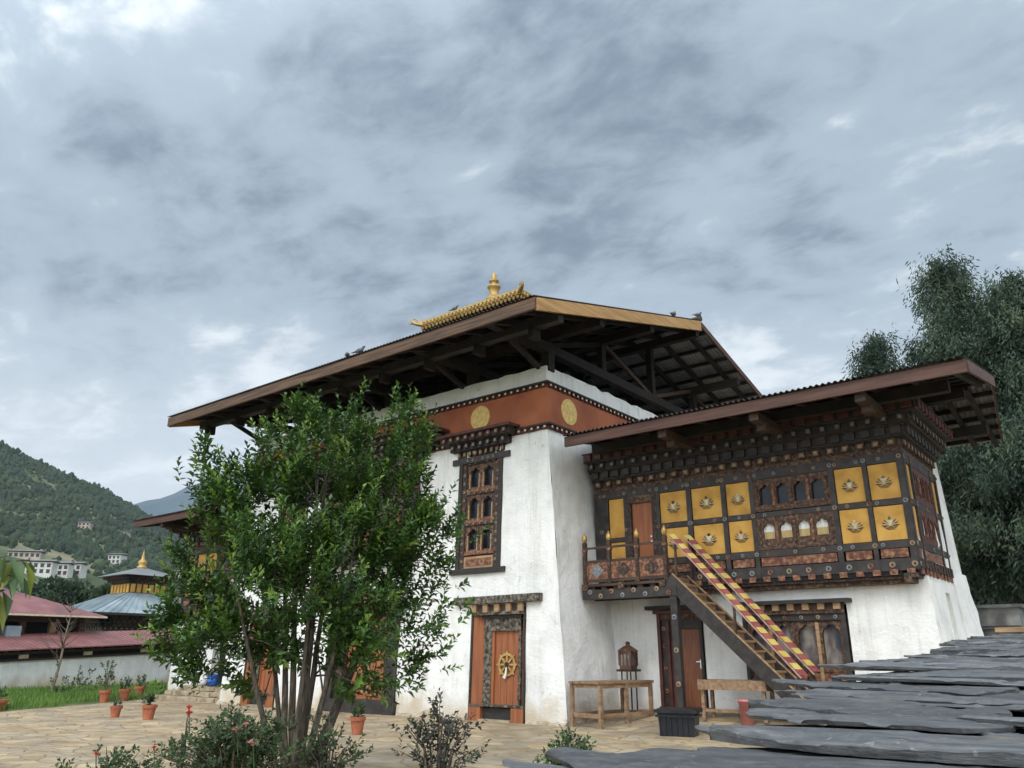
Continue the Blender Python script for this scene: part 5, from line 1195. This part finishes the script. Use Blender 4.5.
def cypress(x, y, H, Rad, seed, label, clear=.12, nb=120):
    rnd = random.Random(seed); t = thing('cypress_tree', label, 'tree', (x, y, 0), 0, 'weeping cypress trees behind the wing'); mb = MB()
    lean = Vector((rnd.uniform(-.4, .4), rnd.uniform(-.4, .4), 0))
    tp = lambda q: Vector((lean.x*q*q, lean.y*q*q, H*q))
    mb.tube([tp(q) for q in np.linspace(0, .97, 9)], [.42*(1-q)+.03 for q in np.linspace(0, .97, 9)], 9, 'bark_pale')
    P, D, L, I = [], [], [], []
    for i in range(nb):
        q = clear+(1-clear)*((i+rnd.random())/nb)**.9; s = tp(q); a = rnd.uniform(0, 6.28)
        prof = (min(1, (q-clear+.06)/.3))**.5*(1-max(0, (q-.28)/.74)**1.15)**.9; ln = Rad*prof*rnd.uniform(.5, 1.28)+.35
        o = Vector((math.cos(a), math.sin(a), 0)); rise = ln*rnd.uniform(.25, .6); pts = []
        for k in np.linspace(0, 1, 6): pts.append(s+o*ln*k+Vector((0, 0, rise*(k*1.5-k*k*1.15)))-Vector((0, 0, .1*ln*k*k)))
        mb.tube(pts, [.07*(1-k)+.012 for k in np.linspace(0, 1, 6)], 5, 'bark', cap=False)
        tone = rnd.random()
        nsp = int(ln*50)+14
        for _ in range(nsp):
            k = rnd.uniform(.12, 1.0)**.75; f = k*5; j = min(4, int(f)); p = pts[j].lerp(pts[j+1], f-j); p = p+Vector((rnd.gauss(0, .38), rnd.gauss(0, .38), rnd.gauss(0, .3)))
            dl = rnd.uniform(.35, 1.1)       # a weeping spray: a chain of little blades
            for z in range(6):
                P.append(p+Vector((rnd.gauss(0, .07), rnd.gauss(0, .07), -dl*z/6))); D.append(o*.55*(1-z/6)+Vector((rnd.gauss(0, .55), rnd.gauss(0, .55), -.8+rnd.gauss(0, .25)))); L.append(rnd.uniform(.12, .30)); tn = tone+rnd.gauss(0, .15)+.25*(k-.5); I.append(2 if tn > .78 else 0 if tn > .4 else 1)
    for _ in range(160):
        q = rnd.uniform(.9, 1.0); p = tp(q); P.append(p+Vector((rnd.gauss(0, .2), rnd.gauss(0, .2), 0))); D.append((rnd.gauss(0, .4), rnd.gauss(0, .4), .4)); L.append(.35); I.append(0)
    L = np.array(L); leafmesh('crown', P, D, rvec(len(P)), L, L*.28, I, ['cypress_leaf', 'cypress_dark', 'cypress_tip'], t, fold=.3)
    mb.build('trunk', t, off=(0, 0, 0), smooth=True)
def cyp(px, py, d, Rad, seed, label, **k): p = at(px, py, d); cypress(p.x, p.y, p.z, Rad, seed, label, **k)
cyp(945, 258, 34, 4.8, 1, 'tallest weeping cypress, rising directly behind the right end of the wing roof')
cyp(1004, 276, 31, 4.7, 2, 'second weeping cypress from the wing, its trunk right of the wing corner')
cyp(1085, 300, 29, 4.4, 3, 'weeping cypress cut by the right edge of the picture')
cyp(880, 340, 40, 3.6, 4, 'lower weeping cypress peeping over the middle of the wing roof')
cyp(990, 330, 40, 5.0, 5, 'weeping cypress filling the gap behind the two tallest cypresses', clear=.05)

def left_sapling():
    b = at(-38, 600, 3.7); t = thing('sapling', 'young tree with big drooping leaves at the left edge of the picture', 'tree', (b.x, b.y, 0)); base = Vector((b.x, b.y, 0)); mb = MB()
    mb.tube([(0, 0, 0), (.02, 0, .8), (.0, .03, 1.6), (-.02, .02, 2.1)], [.03, .026, .018, .008], 7, 'bark')
    P, D, L, I = [], [], [], []; rnd = random.Random(9)
    for (x, y) in ((8, 556), (30, 560), (22, 575), (5, 590), (-10, 560), (-40, 540), (-70, 580), (-25, 585)):
        e = at(x, y, 3.7+rnd.uniform(-.15, .15))-base; s = Vector((0, .02, e.z-.12)); mid = s.lerp(e, .5)+Vector((0, 0, .05)); mb.tube([s, mid, e], [.009, .006, .003], 5, 'bark')
        for i in range(5):
            a = rnd.uniform(0, 6.28); P.append(mid.lerp(e, .35+.16*i)); D.append(Vector((math.cos(a)*.55, math.sin(a)*.55, -rnd.uniform(.15, 1.1)))); L.append(rnd.uniform(.10, .19)); I.append(1 if rnd.random() < .22 else 0)
    L = np.array(L); leafmesh('leaves', P, D, [(0, 0, 1)]*len(P)+rvec(len(P))*.4, L, L*.3, I, ['broad_leaf', 'broad_leaf_yellow'], t, curl=.25); mb.build('trunk', t, off=(0, 0, 0), smooth=True)
left_sapling()

# ------------------------------------------------------------------ left background: courtyard wall, gallery roofs, small temple
WA = (at(0, 690, 36), 0.0); WB = (at(167, 683, 43), .12)
def along(s, off=0, z=0):              # s: 0 at A, 1 at B ; off metres behind the wall
    a, b = Vector((*WA[0].xy, 0)), Vector((*WB[0].xy, 0)); d = (b-a).normalized(); n = Vector((-d.y, d.x, 0)); p = a.lerp(b, s)+n*off; p.z = z; return p
def lerp(a, b, s): return a+(b-a)*s
def build_left():
    t = wthing('courtyard_wall', 'long white courtyard wall behind the grass at left', 'wall', tuple(along(.5)))
    s0, s1 = -1.2, 2.4; m = MB(); n = 40
    for i in range(n):
        a, b = s0+(s1-s0)*i/n, s0+(s1-s0)*(i+1)/n
        m.quadbox([along(a, 0, -.2), along(b, 0, -.2), along(b, .5, -.2), along(a, .5, -.2)], [along(a, 0, lerp(1.22, 1.6, a)), along(b, 0, lerp(1.22, 1.6, b)), along(b, .5, lerp(1.22, 1.6, b)), along(a, .5, lerp(1.22, 1.6, a))], 'whitewash')
    m.build('wall', t)
    m = MB(); q = lambda s, o, z: along(s, o, z+lerp(0, .4, s))
    for (o0, o1, za, zb, mm) in ((-.12, .6, 1.22, 1.3, 'dark_wood'), (.05, .5, 1.3, 1.72, 'dark_room'), (-.2, .3, 1.5, 1.6, 'dark_wood')):
        m.quadbox([q(s0, o0, za), q(s1, o0, za), q(s1, o1, za), q(s0, o1, za)], [q(s0, o0, zb), q(s1, o0, zb), q(s1, o1, zb), q(s0, o1, zb)], mm)
    for i in range(60):
        s = s0+(s1-s0)*(i+.5)/60; d = .008
        if i % 6 == 3: m.quadbox([q(s-d*3, -.03, 1.32), q(s+d*3, -.03, 1.32), q(s+d*3, .1, 1.32), q(s-d*3, .1, 1.32)], [q(s-d*3, -.03, 1.48), q(s+d*3, -.03, 1.48), q(s+d*3, .1, 1.48), q(s-d*3, .1, 1.48)], 'cream')
        m.quadbox([q(s-d, -.35, 1.6), q(s+d, -.35, 1.6), q(s+d, .1, 1.6), q(s-d, .1, 1.6)], [q(s-d, -.35, 1.7), q(s+d, -.35, 1.7), q(s+d, .1, 1.7), q(s-d, .1, 1.7)], 'dark_wood')
    m.build('wall_plate', t)
    m = MB(); m.quadbox([q(s0, -.6, 1.68), q(s1, -.6, 1.68), q(s1, 1.9, 2.3), q(s0, 1.9, 2.3)], [q(s0, -.6, 1.73), q(s1, -.6, 1.73), q(s1, 1.9, 2.35), q(s0, 1.9, 2.35)], 'pink_sheet')
    for i in range(120): s = s0+(s1-s0)*i/120; m.bar(q(s, -.6, 1.738), q(s, 1.9, 2.358), .03, .012, 'pink_sheet')
    m.build('roof', t, label='pink painted lean-to roof')
    # gallery building with pink hipped roof
    t = wthing('gallery_building', 'low dark timber gallery with a pink hipped roof at far left', 'gallery', tuple(along(-.1, 4)))
    m = MB(); a0, a1 = -1.4, .56; b0, b1 = 2.2, 7.5; Z = lambda z, s: z+.4*s
    m.quadbox([along(a0, b0+.4, -.2), along(a1, b0+.4, -.2), along(a1, b1, -.2), along(a0, b1, -.2)], [along(a0, b0+.4, 3.0), along(a1, b0+.4, 3.2), along(a1, b1, 3.2), along(a0, b1, 3.0)], 'dark_room'); m.build('wall', t)
    m = MB(); n = 11
    for i in range(n+1):
        s = a0+(a1-a0)*i/n; p = along(s, b0+.15); m = MB(); m.box(p.x-.14, p.x+.14, p.y-.14, p.y+.14, 0, 3.15, 'carved' if i % 2 else 'tan_wood')
        if i % 4 != 1 and i < n:
            s2 = a0+(a1-a0)*(i+1)/n; m.quadbox([along(s, b0+.25, 1.9), along(s2, b0+.25, 1.9), along(s2, b0+.38, 1.9), along(s, b0+.38, 1.9)], [along(s, b0+.25, 2.45), along(s2, b0+.25, 2.45), along(s2, b0+.38, 2.45), along(s, b0+.38, 2.45)], 'carved_grey')
        m.build('post', t)
    m = MB(); m.quadbox([along(a0, b0, 2.82), along(a1, b0, 3.0), along(a1, b0+.3, 3.0), along(a0, b0+.3, 2.82)], [along(a0, b0, 3.15), along(a1, b0, 3.3), along(a1, b0+.3, 3.3), along(a0, b0+.3, 3.15)], 'dark_wood'); m.build('beam', t)
    m = MB(); e = [along(a0-.05, b0-1.0, 3.2), along(a1+.07, b0-1.0, 3.3), along(a1+.07, b1+1, 3.3), along(a0-.05, b1+1, 3.2)]; r = [along(a0+.2, 4.85, 4.75), along(a1-.42, 4.85, 4.75)]
    m.add(e+r, [(0, 1, 5, 4), (1, 2, 5), (2, 3, 4, 5), (3, 0, 4)], 'pink_sheet'); m.add([p-Vector((0, 0, .08)) for p in e], [(0, 1, 2, 3)], 'dark_wood'); m.add(e+[p-Vector((0, 0, .08)) for p in e], [(0, 1, 5, 4), (1, 2, 6, 5)], 'cream'); m.build('roof', t)
    p = along(.12, 2.0, 1.75); m = MB(); m.box(p.x-.5, p.x+.5, p.y-.3, p.y+.3, 0, 2.25, 'dark_wood'); m.box(p.x-.5, p.x+.52, p.y-.32, p.y+.3, 2.2, 2.75, 'blue_sheet'); o = m.build('teal_cabinet'); tag(o, 'teal painted cabinet standing in the dark gallery opening', 'cabinet')
    # small temple with blue-grey roof and lantern
    c = at(95, 609, 52); w, l = 6.6, 8.6; x1, y0 = c.x, c.y; x0, y1 = x1-w, y0+l; cx, cy = (x0+x1)/2, (y0+y1)/2; E = 1.3
    t = wthing('shrine', 'small shrine with blue-grey hipped roof and yellow lantern turret at left', 'shrine', (cx, cy, 0))
    m = MB(); m.box(x0+E, x1-E, y0+E, y1-E, -.2, 3.9, 'orange_band'); m.build('wall', t)
    TFx = lambda p: (x1-E+p[1], p[0], p[2]); TFy = lambda p: (p[0], y0+E-p[1], p[2])
    m = MB()
    for T, a, b in ((TFx, y0+E, y1-E), (TFy, x0+E, x1-E)):
        k = MB(T); cornice(k, a, b, 3.05, .0, [(.2, .1, .16, .36, 'carved', 'inlay', 'black_wood'), (.22, .35, .2, .36, 'carved_dark', None, 'black_wood'), (.22, .6, .2, .36, 'maroon', None, 'black_wood'), (.2, .9, .2, .36, 'carved_dark', None, 'black_wood')], (1, 1)); k.box(a-.05, b+.05, -.1, .06, 2.85, 3.05, 'carved')
        o = len(m.v); m.v += k.v; m.f += [[o+i for i in f] for f in k.f]; m.k += k.k
    m.build('cornice', t)
    for (u) in (y0+E+2.2, y0+E+3.3, y0+E+4.4): k = MB(TFx); k.lathe((u, 0, 2.5), [(.24, -.02), (.24, .05), (.2, .07)], 20, 'cream', 'y'); k.build('wall_disc', t)
    for (a, b) in ((y0+E+.1, y0+E+1.5),): k = MB(TFx); k.box(a, b, -.05, .05, 1.4, 2.75, 'dark_room'); k.box(a-.1, a, -.05, .09, 1.4, 2.85, 'tan_wood'); k.box(b, b+.12, -.05, .09, 1.4, 2.85, 'tan_wood'); k.build('window', t)
    k = MB(TFy); k.box(x0+E+.3, x1-E-.5, -.05, .05, 1.2, 2.75, 'dark_room'); k.box(x1-E-.5, x1-E-.3, -.05, .1, 1.2, 2.85, 'tan_wood'); k.box(x0+E+.1, x0+E+.3, -.05, .1, 1.2, 2.85, 'tan_wood'); k.build('window', t)
    m = MB(); e = [(x0-.2, y0-.2, 4.08), (x1+.2, y0-.2, 4.08), (x1+.2, y1+.2, 4.08), (x0-.2, y1+.2, 4.08)]; g = 1.35
    m.quadbox(e, [(cx-g, cy-g, 5.5), (cx+g, cy-g, 5.5), (cx+g, cy+g, 5.5), (cx-g, cy+g, 5.5)], 'blue_sheet'); m.quadbox([(x, y, 3.93) for x, y, z in e], [(x, y, 4.075) for x, y, z in e], 'black_wood')
    for q in np.linspace(0, 1, 18):
        m.bar((x1+.2, lerp(y0-.2, y1+.2, q), 4.1), (cx+g, lerp(cy-g, cy+g, q), 5.52), .04, .03, 'blue_sheet'); m.bar((lerp(x0-.2, x1+.2, q), y0-.2, 4.1), (lerp(cx-g, cx+g, q), cy-g, 5.52), .04, .03, 'blue_sheet')
    m.build('roof', t)
    m = MB(); m.box(cx-g+.05, cx+g-.05, cy-g+.05, cy+g-.05, 5.3, 6.6, 'dark_wood'); ln = m.build('turret', t)
    m = MB()
    for T, a, b in ((lambda p: (cx+g-.05+p[1], p[0], p[2]), cy-g+.05, cy+g-.05), (lambda p: (p[0], cy-g+.05-p[1], p[2]), cx-g+.05, cx+g-.05)):
        k = MB(T)
        for i in range(6): u = a+(b-a)*(i+.5)/6; k.box(u-.15, u+.15, -.02, .04, 5.55, 6.1, 'yellow')
        cornice(k, a, b, 6.12, .0, [(.16, .06, .12, .25, 'carved', None, 'black_wood'), (.18, .25, .14, .25, 'carved_dark', None, 'black_wood'), (.18, .48, .14, .25, 'maroon', None, 'black_wood')], (1, 1)); o = len(m.v); m.v += k.v; m.f += [[o+i for i in f] for f in k.f]; m.k += k.k
    m.build('turret_panels', ln)
    m = MB(); G = 2.15; m.quadbox([(cx-G, cy-G, 6.65), (cx+G, cy-G, 6.65), (cx+G, cy+G, 6.65), (cx-G, cy+G, 6.65)], [(cx-.25, cy-.25, 7.3), (cx+.25, cy-.25, 7.3), (cx+.25, cy+.25, 7.3), (cx-.25, cy+.25, 7.3)], 'house_roof'); m.build('turret_roof', ln)
    m = MB(); m.lathe((cx, cy, 7.25), [(.32, 0), (.34, .15), (.2, .25), (.3, .4), (.26, .55), (.12, .68), (.1, .85), (.05, 1.1), (.01, 1.35)], 14, 'gold'); m.build('finial', ln, smooth=True)
    # grass, weeds and a bare sapling in front of the wall
    P, D, L = [], [], []; rnd = random.Random(12)
    while len(P) < 26000:
        y = rnd.uniform(-9, 9.5); x = rnd.uniform(-36, EDGE(y)+.1); s = along(0); dirw = (along(1)-along(0)); rel = Vector((x, y, 0))-s
        nn = along(0, 1)-along(0); 
        if rel.dot(nn) > -.1: continue
        if noise.noise((x*.5, y*.5, 3)) < -.35: continue
        P.append((x, y, 0)); D.append((rnd.gauss(0, .35), rnd.gauss(0, .35), 1)); L.append(rnd.uniform(.1, .32)*(1.4 if rnd.random() < .06 else 1))
    L = np.array(L); o = leafmesh('grass', P, D, rvec(len(P)), L, .035, np.zeros(len(P)), ['grass_blade']); tag(o, 'bright green grass growing between the paving and the white wall', 'grass', kind='stuff')
    b = at(52, 688, 34); t = thing('bare_sapling', 'thin bare sapling standing before the white courtyard wall', 'tree', (b.x, b.y, 0)); m = MB(); rnd = random.Random(2)
    m.tube([(0, 0, 0), (.1, .1, 1.2), (.18, .1, 2.4), (.25, .2, 3.6)], [.06, .05, .03, .01], 6, 'bark_pale')
    m.build('trunk', t, off=(0, 0, 0)); m = MB()
    for i in range(26):
        z = rnd.uniform(1.0, 3.4); a = rnd.uniform(0, 6.28); s = Vector((.06*z, .04*z, z)); e = s+Vector((math.cos(a), math.sin(a), .9))*rnd.uniform(.5, 1.3)*(1.2-z*.2); m.tube([s, s.lerp(e, .5)+Vector((0, 0, -.05)), e], [.018, .012, .005], 4, 'bark')
    m.build('branches', t, off=(0, 0, 0))
    p = at(72, 690, 33); cen = [Vector((rnd.gauss(0, .5), rnd.gauss(0, .4), abs(rnd.gauss(.35, .25)))) for _ in range(70)]; t = thing('weed_clump', 'dark green weed clump at the foot of the white courtyard wall', 'plant', (p.x, p.y, 0)); P, D, N, L, Wd, I = shoots(cen, cen, 7, .2, .14, .07, 1.0); leafmesh('leaves', P, D, N, L, Wd, I, ['rose_leaf', 'rose_leaf_dark', 'rose_leaf_dark'], t)
build_left()

def leaf_ball_tree(x, y, z0, H, Rad, seed, label, group, mats=('mid_tree', 'forest_dark'), n=2600, L=.55):
    rnd = random.Random(seed); t = thing('broadleaf_tree', label, 'tree', (x, y, z0), 0, group); m = MB(); m.tube([(0, 0, 0), (.1, 0, H*.4), (0, .1, H*.8)], [.25, .18, .05], 7, 'bark')
    P, D, I = [], [], []; lob = [(rnd.gauss(0, .4)*Rad, rnd.gauss(0, .4)*Rad, H*rnd.uniform(.35, .85), Rad*rnd.uniform(.4, .65)) for _ in range(9)]
    for (a, b, c, r) in lob: m.tube([(0, 0, H*.3), (a*.6, b*.6, c*.8), (a, b, c)], [.1, .06, .02], 5, 'bark')
    for i in range(n):
        a, b, c, r = lob[i % 9]; v = Vector(rvec(1)[0])*rnd.uniform(.5, 1)**.4; P.append((a+v.x*r, b+v.y*r, c+v.z*r*.9)); D.append(v+Vector((0, 0, rnd.uniform(-.5, .6)))); I.append(0 if (i % 9) % 3 else 1)
    leafmesh('crown', P, D, rvec(n), L, L*.6, I, list(mats), t); m.build('trunk', t, off=(0, 0, 0))
LB = ['broad dark tree over the end of the pink gallery roof', 'dark bushy tree standing right behind the pink gallery roof', 'rounded dark tree just left of the blue-roofed shrine turret', 'dark tree between the hillside houses and the blue shrine roof', 'smaller dark tree closest to the shrine turret', 'dark tree half hidden behind the drooping leaves at left']
for i, (px, py, d, r) in enumerate(((58, 577, 85, 3.2), (74, 574, 90, 3.4), (91, 577, 88, 3.0), (44, 580, 95, 3.4), (103, 583, 84, 2.2), (22, 583, 90, 3.2))):
    p = at(px, py, d); leaf_ball_tree(p.x, p.y, 0, p.z, r, 40+i, LB[i], 'dark trees behind the gallery roofs')

def reach(th, tn):                     # how far out the slope rises to this angle
    r = 180
    while (hill_h(th, r)-1.5)/r < tn and r < 990: r += 2
    return r
def house(th, tn, w, dp, fl, label, yaw, roofm='house_roof', wallm='house_white', group='houses on the hillside', dz=0):
    p = hill_at(th, reach(th, tn)); t = thing('house', label, 'house', (p.x, p.y, p.z+dz), HEAD+yaw, group); H = fl*2.6+.4
    m = MB(); m.box(-w/2, w/2, -dp/2, dp/2, -8, H, wallm); m.build('wall', t, off=(0, 0, 0))
    n = max(2, int(w/2.3))
    for f in range(fl):
        for i in range(n):
            x = -w/2+w*(i+.5)/n; m = MB(); z = .7+f*2.6
            m.box(x-.75, x+.75, -dp/2-.12, -dp/2+.05, z, z+1.5, 'house_window'); m.box(x-.9, x+.9, -dp/2-.2, -dp/2+.05, z+1.5, z+1.7, 'dark_wood'); m.build('window', t, off=(0, 0, 0))
    m = MB(); o = 1.0; e = [(-w/2-o, -dp/2-o, H+.5), (w/2+o, -dp/2-o, H+.5), (w/2+o, dp/2+o, H+.5), (-w/2-o, dp/2+o, H+.5)]
    m.quadbox([(x, y, z) for x, y, z in e], [(-w/2-o, -.05, H+1.5), (w/2+o, -.05, H+1.5), (w/2+o, .05, H+1.5), (-w/2-o, .05, H+1.5)], roofm)
    m.box(-w/2, w/2, -dp/2+.3, dp/2-.3, H, H+.5, 'house_window'); m.build('roof', t, off=(0, 0, 0))
HOUSES = [(-30.1, .080, 11, 7, 2, 'long two-storey white house at the left of the hillside row', .2, 'house_roof', 'house_white'),
          (-28.8, .079, 5, 6, 2, 'white two-storey house in the middle of the hillside row', .1, 'house_roof', 'house_white'),
          (-28.1, .0797, 5.5, 6, 2, 'white two-storey house at the right end of the hillside row', 0, 'house_roof', 'house_white'),
          (-31.0, .096, 15, 8, 1, 'long low building with grey roof above the hillside row', .25, 'house_roof', 'house_cream'),
          (-26.0, .095, 8.5, 8, 2, 'square white house just left of the shrine finial', -.1, 'house_roof', 'house_white'),
          (-28.1, .130, 9, 8, 2, 'lone pinkish house highest on the wooded slope', .1, 'house_roof', 'house_cream'),
          (-26.0, .126, 13, 7, 1, 'low brown building among trees right of the lone house', 0, 'house_roof', 'house_cream'),
          (-21.8, .080, 15, 10, 2, 'grey-roofed house between the shrine and the left wing roof', -.1, 'house_roof', 'house_cream'),
          (-26.3, .060, 9, 8, 1, 'cream farmhouse with brown roof right behind the shrine turret', -.1, 'dark_wood', 'house_cream')]
for h in HOUSES: house(*h[:7], roofm=h[7], wallm=h[8])

# ------------------------------------------------------------------ pigeons
def pigeon(p, rz, label):
    m = MB(); k = Matrix.Rotation(rz, 3, 'Z'); q = lambda x, y, z: Vector(p)+k @ Vector((x, y, z))*.8
    m.tube([q(-.2, 0, .06), q(-.12, 0, .09), q(0, 0, .11), q(.08, 0, .13), q(.12, 0, .19), q(.15, 0, .235), q(.18, 0, .235), q(.215, 0, .225)], [.018, .04, .07, .06, .035, .034, .026, .004], 9, 'pigeon')
    for s in (-1, 1):
        m.add([q(.07, s*.06, .15), q(-.18, s*.035, .09), q(-.05, s*.075, .08), q(.05, s*.07, .09)], [(0, 1, 2, 3)], 'pigeon'); m.tube([q(0, s*.025, .06), q(.01, s*.025, -.005)], [.008, .006], 5, 'red_paint')
    m.add([q(-.15, -.03, .075), q(-.15, .03, .075), q(-.3, .045, .05), q(-.3, -.045, .05)], [(0, 1, 2, 3)], 'pigeon')
    o = m.build('pigeon', off=(0, 0, 0), smooth=True); tag(o, label, 'pigeon', 'pigeons on the roof')
pigeon((-5.35, -2.5, 9.2), 2.6, 'pigeon on the front eave just left of the golden roof')
pigeon((-4.85, -2.5, 9.2), .4, 'pigeon on the front eave right below the left golden corner ornament')
pigeon((-8.1, 4.7, 13.885), .3, 'pigeon perched on the middle of the golden roof edge')
pigeon((1.08, 4.4, 11.04), 1.6, 'pigeon on the tan gable edge of the big roof')
pigeon((1.05, 6.2, 11.64), 1.2, 'pigeon on the ridge end of the big roof')

# ------------------------------------------------------------------ air
def build_haze():
    m = bpy.data.materials.new('haze'); m.use_nodes = True; nt = m.node_tree; nt.nodes.remove(nt.nodes['Principled BSDF'])
    v = nt.nodes.new('ShaderNodeVolumePrincipled'); v.inputs['Color'].default_value = (.72, .82, .95, 1); v.inputs['Density'].default_value = HAZE
    nt.links.new(v.outputs[0], nt.nodes['Material Output'].inputs['Volume']); MATS['haze'] = m
    mb = MB(); mb.box(-4800, 4800, -4800, 4800, -12, 1150, 'haze'); o = mb.build('haze'); o['kind'] = 'stuff'
    o['label'] = 'thin blue haze in the valley air'
HAZE = .00008
if HAZE: build_haze()
